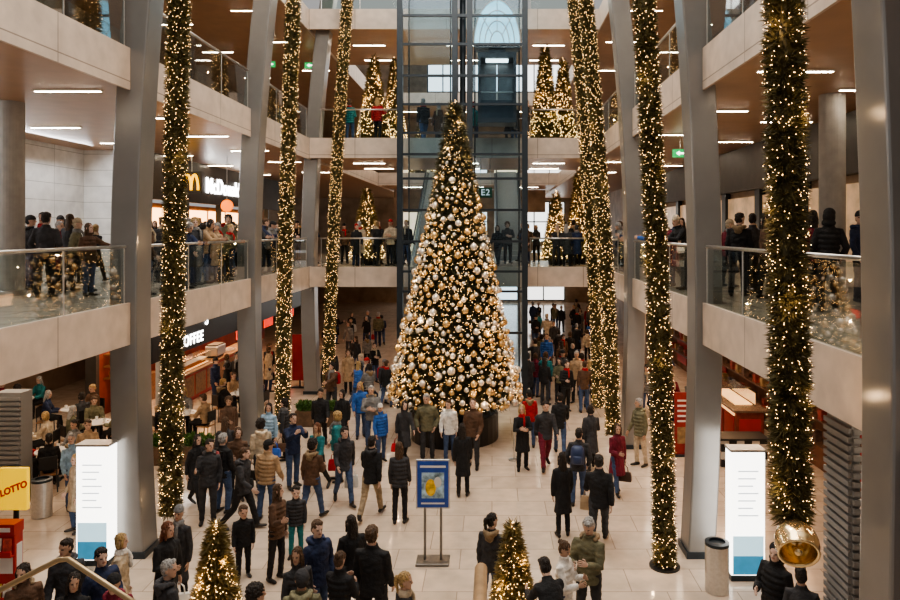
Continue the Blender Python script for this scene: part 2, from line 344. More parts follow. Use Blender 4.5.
def hairmesh(nm):
    b = MB()
    if nm == 'beanie':
        b.loft([[(rx*cos(2*pi*j/18), ry*sin(2*pi*j/18)+.008, z) for j in range(18)] for z, rx, ry in ((.022,.086,.106),(.028,.091,.111),(.06,.091,.111),(.066,.086,.105),(.1,.075,.09),(.128,.05,.058),(.142,.015,.018))])
        b.ell((0,.04,-.02), .08, .07, .08)
    elif nm == 'curly':
        b.ell((0,.02,.05), .105, .115, .095); b.ell((0,.045,-.01), .108, .085, .11)
    else:
        b.ell((0,.014,.046), .084, .103, .084); b.ell((0,.034,-.008), .083, .076, .10)
        if nm == 'short': b.ell((.015,-.045,.088), .06, .045, .03)
        if nm == 'long':
            b.loft([[(rx*cos(2*pi*j/16), ry*sin(2*pi*j/16)+yo, z) for j in range(16)] for z, rx, ry, yo in ((-.27,.05,.03,.085),(-.24,.085,.042,.085),(-.12,.098,.058,.06),(.0,.088,.075,.034))])
            for s in (-1, 1): b.tube([(s*.072,-.03,.04),(s*.084,-.025,-.04),(s*.085,-.03,-.15)], [.022,.024,.016], 8)
        if nm == 'bun': b.ell((0,.115,.055), .042, .04, .042)
        if nm == 'ponytail': b.tube([(0,.1,.06),(0,.145,.04),(0,.15,-.06),(0,.12,-.19)], [.026,.034,.034,.012], 9)
        if nm == 'bob':
            b.ell((0,.03,-.05), .094, .07, .085)
            for s in (-1, 1): b.tube([(s*.07,-.03,.045),(s*.085,-.022,-.03),(s*.082,-.02,-.09)], [.024,.026,.018], 8)
        if nm == 'hood':
            b.ell((0,.045,-.02), .105, .09, .14); b.ell((0,.02,.05), .1, .105, .09); b.ell((0,.06,-.12), .12, .08, .07)
    m = remesh(b, .008, 'hair_'+nm, 2)
    if nm not in ('beanie', 'hood'): ruffle(m, .022 if nm == 'curly' else .013, 42 if nm == 'curly' else 30, (1,1,1) if nm == 'curly' else (1.5,1.5,.55))
    m.materials.append(m_cloth if nm in ('beanie', 'hood') else m_hair); return m
HAIR = {k: hairmesh(k) for k in ('short', 'long', 'bun', 'bob', 'ponytail', 'curly', 'beanie', 'hood')}
sc = MB(); sc.loft([[(rx*cos(2*pi*j/16), ry*sin(2*pi*j/16), z) for j in range(16)] for z, rx, ry in ((-.05,.10,.10),(-.02,.108,.108),(.02,.1,.1),(.045,.085,.085))])
sc.tube([(.03,-.1,0),(.035,-.155,-.1),(.03,-.16,-.28)], [.025,.032,.03], 8)
SCARF = ruffle(remesh(sc, .012, 'scarf', 1), .012, 25); SCARF.materials.append(m_cloth)
hd = MB(); hd.tube([(.10,-.05,.0),(.115,.03,.015),(.08,.12,.0),(0,.15,-.02),(-.08,.12,.0),(-.115,.03,.015),(-.10,-.05,.0)], [.022,.036,.046,.055,.046,.036,.022], 10); hd.ell((0,.13,-.07), .08, .05, .08)
HOODD = ruffle(remesh(hd, .012, 'hood_down', 1), .014, 30); HOODD.materials.append(m_cloth)
CL = dict(black=(.015,.015,.017), charcoal=(.042,.042,.047), navy=(.02,.032,.08), brown=(.11,.06,.036), tan=(.40,.27,.16), olive=(.15,.14,.085), grey=(.20,.20,.20),
    white=(.76,.73,.69), red=(.38,.018,.022), teal=(.02,.18,.20), lightblue=(.30,.45,.60), jeans=(.055,.09,.18), beige=(.50,.41,.30), burgundy=(.16,.014,.032), khaki=(.34,.26,.17), blue=(.03,.12,.40))
HC = dict(dark=(.020,.013,.010), brown=(.085,.045,.022), blond=(.42,.28,.12), grey=(.34,.33,.32), auburn=(.14,.045,.017))
SK = [(.60,.40,.31), (.64,.44,.35), (.55,.35,.26), (.48,.30,.21)]
def mk(name, me, par, col, loc=None, HR=None, sc=None):
    o = bpy.data.objects.new(name, me); COL.objects.link(o); o.parent = par; o.color = (*col, 1)
    if loc is not None: o.location = loc
    if HR is not None: o.rotation_euler = HR.to_euler()
    if sc: o.scale = (sc, sc, sc)
    return o
PEOPLE = []; BAGC = {}
BN = {'bag': 'handbag', 'shop': 'shopping_bag', 'pack': 'backpack'}
def bag_at(p, kind, col, label, group=None, rot=None):
    e = thing(BN[kind], label, 'backpack' if kind == 'pack' else 'bag', (p.x, p.y, p.z-(0 if kind == 'pack' else .40)), random.uniform(-.4, .4) if rot is None else rot, group)
    key = (kind, col)
    if key in BAGC:
        for o in BAGC[key]: c = o.copy(); COL.objects.link(c); c.parent = e
        return
    mm = mat('bag %.2f %.2f %.2f' % col, col, .45, 0, .1, 8)
    if kind == 'pack':
        b = MB(); b.loft([[(.155*k*cos(2*pi*j/16), .02+.085*k2*(1+.0)+.085*k2*sin(2*pi*j/16), z) for j in range(16)] for z, k, k2 in ((0,.85,.75),(.03,1,1),(.26,1,.95),(.36,.9,.75),(.40,.6,.4))]); L = [b.build('bag_body', mm, e, False, True)]
        b = MB(); b.loft([[(.105*k*cos(2*pi*j/14), .165+.05*k2*sin(2*pi*j/14), z) for j in range(14)] for z, k, k2 in ((.03,.85,.7),(.05,1,1),(.17,1,.9),(.2,.8,.5))]); L.append(b.build('pocket', mm, e, False, True))
        for s in (-1, 1): b = MB(); b.tube([(s*.09,.03,.08),(s*.12,-.02,.2),(s*.11,-.06,.37),(s*.08,.03,.40)], .014, 7); L.append(b.build('strap', m_black, e, False, True))
        BAGC[key] = L; return
    b = MB(); w, d, h = (.17, .06, .22) if kind == 'bag' else (.16, .055, .28)
    b.loft([[(sx*w*k, sy*d*k2, z) for sx, sy in ((-1,-1),(1,-1),(1,1),(-1,1))] for z, k, k2 in ((0,.92,.9),(.02,1,1),(h*.6,.97,.95),(h,.86,.5))])
    L = [b.build('bag_body', mm, e, False, bevel=.012)]
    for s in (-1, 1):
        b = MB(); b.tube([(-.09, s*.025, h-.02), (-.075, s*.015, h+.1), (0, 0, .40), (.075, s*.015, h+.1), (.09, s*.025, h-.02)], .008, 6); L.append(b.build('handle', mm, e, False, True))
    BAGC[key] = L
def person(d):
    e = thing('person', d['label'], 'person', (d['x'], d['y'], d['z']), rad(d['rot']), d.get('group')); p = POSE[d['pose']]; s = d['h']/1.735
    wid = s*(.91 if d['fem'] else 1.0)*d.get('wide', random.uniform(.95, 1.07)); e.scale = (wid, wid, s); jt = d['jt']
    mk('body', p['body'], e, random.choice(SK)); mk('jacket' if jt == 'quilted' else jt, p[jt], e, CL[d['jc']]); mk('trousers', p['trousers'], e, CL[d['tc']])
    for sh in p['shoes']: mk('shoe', sh, e, (1,1,1))
    hk = d['hair']; mk('beanie' if hk == 'beanie' else 'hood' if hk == 'hood' else 'hair', HAIR[hk], e, CL[d['hc']] if hk in ('beanie', 'hood') else HC[d['hc']], p['hpos'], p['HR'], p['hs'])
    if d.get('scarf'): mk('scarf', SCARF, e, CL[d['scarf']], p['neck'])
    elif jt != 'coat' and hk not in ('hood', 'long') and random.random() < .45:
        c = CL[d['jc']]; mk('folded_hood', HOODD, e, tuple(min(1, q*1.5+.01) for q in c) if random.random() < .6 else (.28,.2,.12), p['neck']+Vector((0,.0,-.02)))
    if d.get('bag'):
        kind, col, lab, side = d['bag'][:4]; h = p['back'] if kind == 'pack' else p['hands'][side]; r = rad(d['rot'])
        bag_at(Vector((d['x']+(h.x*cos(r)-h.y*sin(r))*wid, d['y']+(h.x*sin(r)+h.y*cos(r))*wid, d['z']+h.z*s)), kind, col, lab, d['bag'][4] if len(d['bag']) > 4 else None, r if kind == 'pack' else None)
def P(px, top, foot, pose, rot, jt, jc, tc, hair, hc, label, h=1.72, fem=0, **k):
    Y = F*CH/(foot-VY) if foot else F*(CH-h)/(top-VY)
    PEOPLE.append(dict(x=gx(px, Y), y=Y, z=0.0, rot=rot, pose=pose, jt=jt, jc=jc, tc=tc, hair=hair, hc=hc, label=label, h=h, fem=fem, **k))
# foreground
P(65,541,None,'turn',20,'jacket','charcoal','black','short','dark','person in charcoal jacket beside the bronze handrail, nearest the red display rack')
P(106,546,None,'pocket',60,'jacket','navy','jeans','short','dark','person in navy jacket just in front of the left lit advert pillar')
P(128,538,None,'stand',100,'jacket','beige','black','bob','blond','blond person in beige jacket left of the person with the white bag',1.64,1,scarf='white')
P(148,528,None,'carry',60,'coat','black','black','long','auburn','person in black coat carrying a white handbag at lower left',1.68,1,bag=('bag',(.8,.78,.74),'white handbag held by the person in black coat at lower left',1))
P(177,507,None,'stand',-4,'coat','charcoal','black','beanie','grey','person in grey beanie and charcoal coat, left of the small lit tree',1.70,1,scarf='grey')
P(244,None,578,'child',25,'jacket','black','black','short','brown','child in black jacket right of the left foreground tree',1.26)
P(276,None,580,'talk',70,'quilted','brown','black','long','brown','person in brown quilted jacket with long brown hair between two children',1.68,1)
P(296,None,556,'child',10,'quilted','charcoal','teal','short','dark','child in teal trousers and charcoal jacket',1.30)
P(264,582,None,'turn',150,'jacket','black','black','curly','dark','curly dark haired person cut by the lower frame edge at left centre')
P(304,548,None,'turn',30,'quilted','charcoal','jeans','long','brown','person with long brown hair and charcoal quilted jacket at lower left centre',1.66,1)
P(323,519,None,'pocket',50,'jacket','navy','jeans','short','brown','person in navy jacket standing between two long haired people at lower centre',1.78)
P(349,517,None,'carry',200,'coat','black','charcoal','long','dark','person in black coat with long dark hair beside the broad black jacket',1.68,1)
P(372,528,None,'stand',165,'jacket','black','black','short','brown','broad person in black jacket seen from behind below the poster stand',1.80,0,wide=1.1)
P(493,516,None,'turn',160,'jacket','charcoal','jeans','ponytail','dark','person with dark ponytail left of the right foreground tree',1.66,1)
P(533,536,None,'phone',60,'quilted','white','jeans','bun','brown','person in pale quilted jacket with hair in a bun',1.62,1)
P(556,562,None,'bend',200,'jacket','black','black','short','dark','person in black bending forward beside the pale quilted jacket')
P(578,522,None,'phone',-30,'jacket','olive','charcoal','short','grey','person in olive jacket looking down at lower right of centre',1.78)
P(563,None,536,'stand',185,'coat','black','black','long','dark','person in long black coat seen from behind left of a black jacketed walker',1.68,1)
P(599,None,546,'walk',172,'jacket','black','charcoal','short','dark','person in black jacket walking away carrying a tan shopping bag',1.80,0,bag=('shop',(.45,.32,.2),'tan paper shopping bag carried by a person walking away',1))
P(578,None,505,'pocket',170,'jacket','charcoal','jeans','short','dark','person in charcoal jacket seen from behind beyond the long black coat',bag=('pack',(.03,.05,.12),'navy backpack worn by the person beyond the long black coat',0))
P(617,None,494,'walk3',20,'coat','burgundy','jeans','long','brown','person in burgundy coat and jeans walking toward the viewer',1.66,1,bag=('bag',(.06,.03,.02),'brown handbag carried by the person in burgundy coat',1))
P(640,None,466,'turn',-60,'quilted','olive','beige','short','grey','person in olive quilted jacket beside the right garland and column',1.76)
P(523,None,470,'crossed',10,'coat','black','black','long','blond','blond person in black coat next to the slim barrier post',1.68,1,scarf='red')
P(545,None,468,'walk',8,'jacket','charcoal','burgundy','short','dark','person in charcoal jacket and burgundy trousers walking toward the viewer',1.78)
P(560,None,455,'walk2',175,'jacket','black','jeans','short','dark','person in black jacket and jeans walking away beyond the burgundy trousers')
P(591,None,470,'walk3',185,'coat','charcoal','black','bob','dark','person in charcoal coat with bobbed hair walking away into the passage',1.66,1)
P(777,545,None,'carry',-60,'quilted','black','black','hood','black','person in hooded black jacket at the lower right beside the advert pillar',1.72)
P(800,566,None,'stand',150,'jacket','charcoal','black','short','dark','person in charcoal jacket at the bottom right behind the hooded person',1.66)
P(463,None,496,'stand',178,'coat','black','black','long','dark','person in long black coat seen from behind in front of the tree',1.68,1)
P(444,None,462,'turn',5,'jacket','white','jeans','short','brown','person in white jacket facing the viewer in front of the tree base',1.66,1)
P(428,None,461,'pocket',0,'jacket','olive','charcoal','short','grey','person in olive jacket next to the white jacketed person at the tree',1.78)
P(473,None,468,'lookup',-15,'jacket','brown','charcoal','short','brown','person in brown jacket right of the white jacketed person at the tree',1.80)
P(405,None,462,'walk',20,'coat','charcoal','black','long','dark','person in charcoal coat carrying a red bag left of the tree base',1.68,1,bag=('bag',(.55,.02,.03),'red bag carried by a person left of the tree base',0))
P(386,None,462,'turn',30,'quilted','blue','jeans','beanie','white','person in blue quilted jacket and white beanie near the tree',1.55,1)
P(371,None,518,'walk',170,'jacket','black','khaki','short','dark','person in black jacket and khaki trousers seen from behind',1.78)
P(400,None,523,'stand',175,'quilted','charcoal','black','long','brown','person in charcoal quilted jacket seen from behind next to the poster stand',1.70,1)
P(344,None,504,'walk2',25,'jacket','charcoal','jeans','short','dark','person in charcoal jacket and jeans striding left of the khaki trousers',1.78,bag=('shop',(.7,.68,.64),'white shopping bag carried by the person striding in jeans',1))
P(318,None,491,'walk',-20,'jacket','teal','black','long','auburn','person in teal jacket and black trousers walking',1.66,1,scarf='tan')
P(293,None,487,'photo',40,'jacket','navy','jeans','short','dark','person in navy jacket holding both hands up left of the teal jacket',1.76)
P(270,None,466,'carry',-10,'quilted','lightblue','black','long','dark','person in light blue quilted jacket behind the navy jacket',1.66,1,bag=('bag',(.03,.12,.5),'blue bag held by the person in light blue quilted jacket',1))
P(322,None,448,'walk',10,'jacket','black','black','short','dark','person all in black walking, left one of a pair left of the tree')
P(341,None,448,'walk3',-5,'coat','black','charcoal','bob','dark','person in black coat walking, right one of a pair left of the tree',1.66,1)
P(361,None,438,'turn',20,'jacket','blue','jeans','long','blond','blond person in blue jacket behind the pair in black',1.66,1)
P(372,None,448,'crossed',10,'jacket','grey','jeans','short','grey','grey haired person in grey jacket at the left edge of the tree',1.76)
P(236,None,502,'carry',15,'jacket','brown','black','bob','brown','person in brown jacket with bobbed hair right of the left garland',1.68,1,bag=('bag',(.02,.02,.02),'black handbag carried by the person with brown bobbed hair',1))
P(208,None,524,'talk',25,'jacket','charcoal','charcoal','short','dark','person in charcoal jacket standing near the left garland end',1.78)
P(196,None,508,'walk',60,'coat','black','black','long','dark','person in black coat walking behind the left garland',1.68,1)
P(264,None,520,'turn',170,'quilted','tan','jeans','beanie','black','person in tan quilted jacket and black beanie behind the children',1.68)
P(245,None,528,'walk2',80,'jacket','charcoal','black','short','brown','person in charcoal jacket walking right of the left garland')
P(58,None,512,'turn',50,'jacket','lightblue','jeans','short','grey','person in light blue jacket beside the left steel bin',1.68,1)
P(76,None,532,'stand',-40,'coat','beige','jeans','long','blond','person in beige coat just behind the left lit advert pillar',1.60,1)
P(88,None,490,'walk',30,'coat','tan','black','short','brown','person in tan coat walking between the cafe tables and the column')
P(668,None,452,'walk',190,'jacket','navy','black','short','dark','person in navy jacket walking behind the right garland',1.76)
P(530,None,448,'stand',185,'jacket','red','jeans','beanie','black','person in red jacket and black beanie right of the tree',1.64,1)
P(30,562,None,'turn',40,'jacket','brown','black','bob','dark','person in brown jacket with bobbed hair lowest at the left edge',1.64,1)
P(88,566,None,'talk',10,'coat','black','black','long','dark','person in black coat with long dark hair lowest before the left advert pillar',1.66,1)
P(156,562,None,'turn',130,'jacket','charcoal','black','short','grey','grey haired person in charcoal jacket lowest beside the left foreground tree',1.74)
P(122,572,None,'pocket',30,'quilted','burgundy','black','beanie','black','person in burgundy quilted jacket and black beanie at the lower frame edge',1.68,1)
P(336,552,None,'phone',160,'quilted','black','jeans','bun','brown','person in black quilted jacket with hair in a bun at lower centre',1.64,1)
P(292,574,None,'lookup',190,'jacket','olive','black','beanie','charcoal','person in olive jacket and charcoal beanie at the lower frame edge',1.72)
P(404,572,None,'turn',120,'coat','charcoal','black','ponytail','blond','blond person with a ponytail and charcoal coat lowest at lower centre',1.66,1,scarf='beige')
P(224,None,512,'stand',150,'jacket','black','jeans','short','grey','grey haired person in black jacket between the garland and the brown jacket',bag=('pack',(.25,.03,.03),'red backpack worn by the grey haired person behind the garland',0))
P(312,None,520,'walk3',160,'jacket','brown','jeans','curly','dark','curly haired person in brown jacket walking away below the teal jacket')
NFG = len(PEOPLE)
# crowds
JN = ['black']*8 + ['charcoal']*6 + ['navy']*3 + ['brown']*3 + ['olive','olive','grey','grey','burgundy','tan','beige','red','teal','blue']
VERB = {'walk':'walking','walk2':'walking','walk3':'walking','photo':'photographing','lean':'leaning','sit':'sitting','point':'pointing'}
def crowd(n, pick, z, place, group, poses=('stand','turn','walk','walk2','walk3','pocket','talk','lookup','carry','crossed','point'), rots=(0,180)):
    for i in range(n):
        x, y = pick(i); jc = random.choice(JN); jt = random.choice(('jacket','quilted','coat')); fem = random.random() < .5
        hair = random.choice(('long','bob','bun','ponytail','curly','beanie') if fem else ('short','short','curly','beanie')); hc = random.choice(('black','charcoal','grey','red','beige')) if hair == 'beanie' else random.choice(('dark','dark','brown','brown','blond','grey'))
        pose = random.choice(poses); hn = f'{hc} beanie' if hair == 'beanie' else f'{hair} {hc} hair' if hair in ('short','long','curly') else f'{hc} {hair}'
        jn = {'quilted': 'quilted jacket'}.get(jt, jt); bg = None
        if z == 0 and random.random() < .34:
            cn, cc = random.choice((('black',(.02,.02,.02)),('brown',(.12,.06,.03)),('white',(.7,.68,.64)),('red',(.4,.02,.03)))); kd = random.choice(('bag','shop','pack'))
            bg = (kd, cc, f'{cn} {BN[kd].replace("_", " ")} carried by someone {place}', 1, f'bags in the {group}')
        PEOPLE.append(dict(x=x, y=y, z=z, rot=random.choice(rots)+random.uniform(-40,40), pose=pose, jt=jt, jc=jc, tc=random.choice(('black','black','charcoal','jeans','jeans','navy')), hair=hair, hc=hc, bag=bg,
            label=f'{jc} {jn}, {hn}, person {VERB.get(pose,"standing")} {place}', group=group, h=random.uniform(1.58,1.86)-.07*fem, fem=fem, scarf=random.choice((None,None,None,'red','grey','beige'))))
def pk(x0, x1, y0, y1):
    def f(i):
        Y = random.uniform(y0, y1); return gx(random.uniform(x0, x1), Y), Y
    return f
crowd(46, pk(532,600,23.5,45), 0, 'in the passage right of the tree', 'crowd in the passage right of the tree', rots=(0,180,180))
crowd(22, pk(324,386,23.5,39), 0, 'in the crowd left of the tree', 'crowd on the ground floor left of the tree', rots=(0,0,180))
crowd(5, pk(190,340,16.2,19.5), 0, 'between the left garlands', 'people between the left garlands', rots=(0,180,60,-60))
crowd(12, pk(30,104,13.6,19.5), 4.8, 'on the nearest left gallery', 'people on the nearest left gallery', rots=(0,180,90))
crowd(34, pk(150,243,18.5,28), 4.8, 'before the upstairs restaurant', 'people outside the first floor restaurant', rots=(0,180,90,-90))
crowd(14, lambda i: (-7.4, 14.4+i*.78+random.uniform(-.15,.15)), 4.8, 'at the left gallery railing', 'people leaning on the left gallery railing', ('lean','lean','turn','talk'), (90,))
crowd(8, pk(276,312,28,34), 4.8, 'far along the left gallery', 'people far along the left first floor gallery')
RG = ((738,14.8,'black','short',150,'person in black jacket at the right first floor railing, left of a pair'), (752,15.4,'charcoal','short',200,'person in charcoal jacket at the right first floor railing behind the black jacket'),
    (828,12.0,'black','hood',160,'person in hooded black jacket nearest on the right first floor gallery'), (770,17.5,'grey','bob',30,'person in grey jacket with bobbed hair by the right shopfront upstairs'),
    (683,21.4,'charcoal','long',0,'long haired person in charcoal jacket far along the right first floor gallery'), (674,22.8,'navy','short',180,'person in navy jacket farthest along the right first floor gallery'), (766,14.2,'brown','long',90,'person in brown jacket with long hair on the right first floor gallery'),
    (842,14.0,'navy','beanie',20,'person in navy jacket and charcoal beanie on the right first floor gallery'), (812,13.0,'burgundy','long',200,'person in burgundy jacket right of the thick garland on the right gallery'))
for a in RG:
    PEOPLE.append(dict(x=gx(a[0],a[1]), y=a[1], z=4.8, rot=a[4], pose='pocket' if a[3]=='hood' else 'turn', jt='quilted' if a[3]=='hood' else 'jacket', jc=a[2], tc='black', hair=a[3], hc='black' if a[3]=='hood' else 'charcoal' if a[3]=='beanie' else 'dark', label=a[5], h=1.75, fem=a[3] in ('bob','long')))
crowd(10, lambda i: (4.5, (14.6,15.4,16.4,17.4,18.5,21.3,22.2,23.0,23.8,24.6)[i]), 4.8, 'at the right gallery railing', 'people leaning on the right gallery railing', ('lean','turn','talk'), (-90,))
crowd(6, lambda i: (random.uniform(5.4,7.6), random.uniform(15,24)), 4.8, 'deep on the right gallery', 'people deep on the right gallery', rots=(0,180,90))
crowd(22, lambda i: (random.uniform(-6.2,-3.4) if i % 2 else random.uniform(1.4,3.6), random.uniform(26.6,31)), 4.8, 'on the first floor bridge', 'people on the first floor bridge')
crowd(6, lambda i: (random.uniform(-3,1), random.uniform(27,31)), 4.8, 'behind the first floor lift shaft', 'people behind the first floor lift doors')
crowd(12, lambda i: (random.uniform(-5.8,3.2), random.uniform(26.6,30)), 9.6, 'on the second floor bridge', 'people on the second floor bridge')
crowd(8, lambda i: (random.uniform(-9.9,-7.6), random.uniform(24.5,29)), 0, 'by the coffee bar', 'people by the ground floor cafe', ('stand','pocket','carry','talk'), (0,180,90))
crowd(8, lambda i: (random.uniform(5.0,6.5), random.uniform(20,30)), 0, 'under the right gallery', 'people under the right gallery')
# ------------------------------------------------------------------ separation
colY = (7.0, 13.5, 20.1, 26.7)
tabs = [(-10.9,17.3),(-12.6,18.6),(-14.3,20.0),(-11.2,19.9),(-12.8,21.4),(-9.2,20.9),(-15.2,22.6),(-8.4,23.4)]
OBST = [(-6.93, y, .62, zz) for y in colY[1:] for zz in (0, 4.8)] + [(4.05, y, .62, zz) for y in colY for zz in (0, 4.8)] + [(-1.11, 21, 2.0, 0), (-1.1, 13.07, .35, 0), (-7.37, 13.0, .5, 0), (4.55, 12.6, .5, 0), (3.86, 12.06, .4, 0), (-9.77, 15.2, .3, 0), (3.2, 12.9, .3, 0), (-4.14,10.5,.5, 0), (.31,10.5,.5, 0), (-7.4,10.6,.35,0), (5.3,19.2,.4,0), (-10.3,15,.35,4.8), (6.9,14.2,.35,4.8)]
OBST += [(x, y, .95, 0) for x, y in tabs] + [(-6.1, 13.4, .3, 0), (-6.1, 20.3, .3, 0), (3.4, 19.8, .3, 0), (3.5, 23.3, .35, 0), (-6, 25.8, .4, 0), (-5.5, 22.2, .7, 0), (-8.2,18.6,.85,0), (-5, 28, .5, 4.8), (2.56, 28, .4, 4.8), (3.6, 29, .4, 4.8), (-4.72,28,.45,9.6), (-4.13,29.5,.4,9.6), (2.12,28,.4,9.6), (2.94,29,.4,9.6), (-7.3, 27.5, .4, 0)]
PO = np.array([(d['x'], d['y']) for d in PEOPLE]); ZZ = np.array([d['z'] for d in PEOPLE]); n = len(PO)
same = (ZZ[:, None] == ZZ[None, :])
for it in range(240):
    df = PO[:, None, :]-PO[None]; L = np.sqrt((df**2).sum(-1))+np.eye(n)*9; m_ = (L < .62) & same
    wgt = np.where(np.arange(n) < NFG, .5, 1.0)[:, None]*.3
    PO += ((df/np.maximum(L, .02)[..., None])*((.62-L)*m_)[..., None]).sum(1)*wgt
    for ox, oy, orr, oz in OBST:
        v = PO-np.array((ox, oy)); L = np.sqrt((v**2).sum(1)); k = (L < orr+.28) & ((ZZ == oz))
        PO += (v/np.maximum(L, .02)[:, None])*((orr+.28-L)*k)[:, None]*.6
    for i, d in enumerate(PEOPLE):
        if d['z'] > 0:
            nc = min(abs(PO[i][1]-y) for y in colY) < .75
            if d['x'] < -6.6: PO[i][0] = min(PO[i][0], -7.75 if nc else -7.35)
            elif d['x'] > 3.9: PO[i][0] = max(PO[i][0], 4.85 if nc else 4.45)
            else: PO[i][1] = max(PO[i][1], 26.55); PO[i][0] = min(max(PO[i][0], -6.2), 3.4)
            if PO[i][1] > 24 and PO[i][0] < -11.7: PO[i][0] = -11.7
for i, d in enumerate(PEOPLE): d['x'], d['y'] = PO[i]

# ------------------------------------------------------------------ building shell
LX, RX = -6.82, 3.97; LV = (4.8, 9.6, 14.4); ORD = ('first', 'second', 'third')
struct('floor', MB().box(-20, 14, -6, 62, -.2, 0), m_floor)
for k, z in enumerate(LV):
    g = MB(); g.box(-20, LX-.05, -6, 60, z-.06, z); g.box(RX+.05, 14, -6, 60, z-.06, z); g.box(LX-.05, RX+.05, 26.1, 32, z-.06, z); g.box(LX-.05, RX+.05, 42, 48, z-.06, z)
    if k == 0: g.box(LX-.05, RX+.05, -6, 1.2, z-.06, z)
    struct('gallery_floor', g, m_gfloor)
    c = MB(); c.box(-20, LX-.05, -6, 60, z-.66, z-.06); c.box(RX+.05, 14, -6, 60, z-.66, z-.06); c.box(LX-.05, RX+.05, 26.1, 32, z-.66, z-.06); c.box(LX-.05, RX+.05, 42, 48, z-.66, z-.06)
    struct('ceiling', c, m_ceil)
    f = MB(); f.box(LX-.05, LX, -6, 60, z-.76, z+.03); f.box(RX, RX+.05, -6, 60, z-.76, z+.03); struct('trim_%d' % (2*k+1), f, m_fascia)
    f = MB(); f.box(LX, RX, 26.05, 26.1, z-.72, z+.03); f.box(LX, RX, 41.95, 42, z-.72, z+.03); struct('trim_%d' % (2*k+2), f, m_fascia2)
struct('wall_left', MB().box(-17.2, -17, -6, 60, 0, 4.1).box(-14.2, -14, -6, 60, 9.6, 19), m_tanwall)
struct('wall_left_upper', MB().box(-14.3, -14, -6, 24, 4.8, 8.94), m_whitewall)
struct('wall_left_return', MB().box(-14, -12, 24, 24.2, 4.8, 8.94), m_whitewall2)
struct('wall_right', MB().box(8.6, 8.8, -6, 60, 0, 4.1).box(8.6, 8.8, -6, 60, 4.8, 8.94).box(8.6, 8.8, -6, 60, 9.6, 19), m_tanwall)
struct('wall_back', MB().box(-20, 14, 60, 60.3, 0, 22), m_tanwall)
WN = 0
for x0, x1, z0, z1 in ((-5.5,-1.8,0.2,3.9),(-1.4,2.2,.2,3.9),(2.6,6.2,.2,3.9),(-5.5,6.2,5.2,8.6),(-5.5,6.2,10,13.4),(-5.5,6.2,15,21)):
    WN += 1; o = struct('window_%d' % WN, MB().box(x0, x1, 59.9, 59.98, z0, z1), m_daylight); b = MB(); nx = max(2, int((x1-x0)/1.3))
    for q in range(nx+1): xq = x0+(x1-x0)*q/nx; b.box(xq-.05, xq+.05, 59.84, 59.92, z0, z1)
    for q in range(3): zq = z0+(z1-z0)*q/2; b.box(x0, x1, 59.84, 59.92, zq-.05, zq+.05)
    b.build('window_frame', m_dark, o, False)
for k, z in enumerate((4.8, 9.6)):
    t = thing('lobby_shopfront', f'warm lit shopfront far behind the lift on the {ORD[k]} floor', 'shopfront', (-1.4, 47, z)); b = MB(); b.box(-6.6, 3.6, 47.2, 47.4, z+2.6, z+4.1); b.build('sign_band', m_tanwall, t)
    for q in range(5):
        xq = -6.5+q*2.05; MB().box(xq, xq+.5, 47.2, 47.4, z, z+2.6).build('pier', m_tanwall, t)
        if q in (0, 1, 3): MB().box(xq+.5, xq+2.05, 47.35, 47.4, z, z+2.6).build('lit_window', mat('lobby glow', (.7,.55,.4), .3, 0, .6, 1.6, emit=1.5, ecol=(1,.74,.48)), t)
# escalators joining the two bridges behind the lift
def escalator(xc, label):
    t = thing('escalator', label, 'escalator', (xc, 32, 4.8)); w = .55; y0, y1, z0, z1 = 32.0, 42.0, 4.8, 9.6
    prof = [(y0,z0),(y0+.9,z0),(y1-.9,z1),(y1,z1)]
    MB().loft([[(xc+sx*(w+.18), y, z+dz) for sx, dz in ((-1,-.55),(1,-.55),(1,-.05),(-1,-.05))] for y, z in prof]).build('truss', m_dsteel, t)
    for k in range(22):
        y = y0+.9+(y1-y0-1.8)*k/22; z = z0+(z1-z0)*k/22; MB().box(xc-w, xc+w, y, y+.40, z-.05, z+.2).build('step', m_steel, t)
    for s in (-1, 1):
        MB().loft([[(xc+s*(w+.06)+dx, y, z+dz) for dx, dz in ((-.012,0),(.012,0),(.012,.9),(-.012,.9))] for y, z in prof]).build('glass_balustrade', m_glass, t)
        MB().tube([(xc+s*(w+.06), y, z+.93) for y, z in prof], .04, 8).build('handrail', m_black, t)
escalator(-3.1, 'escalator seen through the left lift shaft between first and second floors'); escalator(.85, 'escalator seen through the right lift shaft between first and second floors')
# columns
def colx(side, z):
    o = .0068*(z-4.5)**2 if z > 4.5 else .007*(z-4.5)**2; return (-6.97+o) if side < 0 else (4.10-o)
for side in (-1, 1):
    for i, y in enumerate(colY):
        if side < 0 and i == 0: continue
        n_ = i if side < 0 else i+1; sd = 'left' if side < 0 else 'right'
        t = thing('arched_column', f'grey curving steel column, number {n_} from the viewer on the {sd} side', 'column', (colx(side,0), y, 0))
        b = MB(); zs = [0, .7, 1.4, 2.1, 2.8, 3.6, 4.5] + [4.5+k*.7 for k in range(1, 17)]
        b.loft([[(colx(side,z)+sx*.26, y+sy*.29, z) for sx, sy in ((-1,-1),(1,-1),(1,1),(-1,1))] for z in zs]); b.build('shaft', m_col, t, bevel=.03)
        b = MB(); b.box(colx(side,0)-.29, colx(side,0)+.29, y-.32, y+.32, 0, .12); b.build('base_plate', m_dark, t)
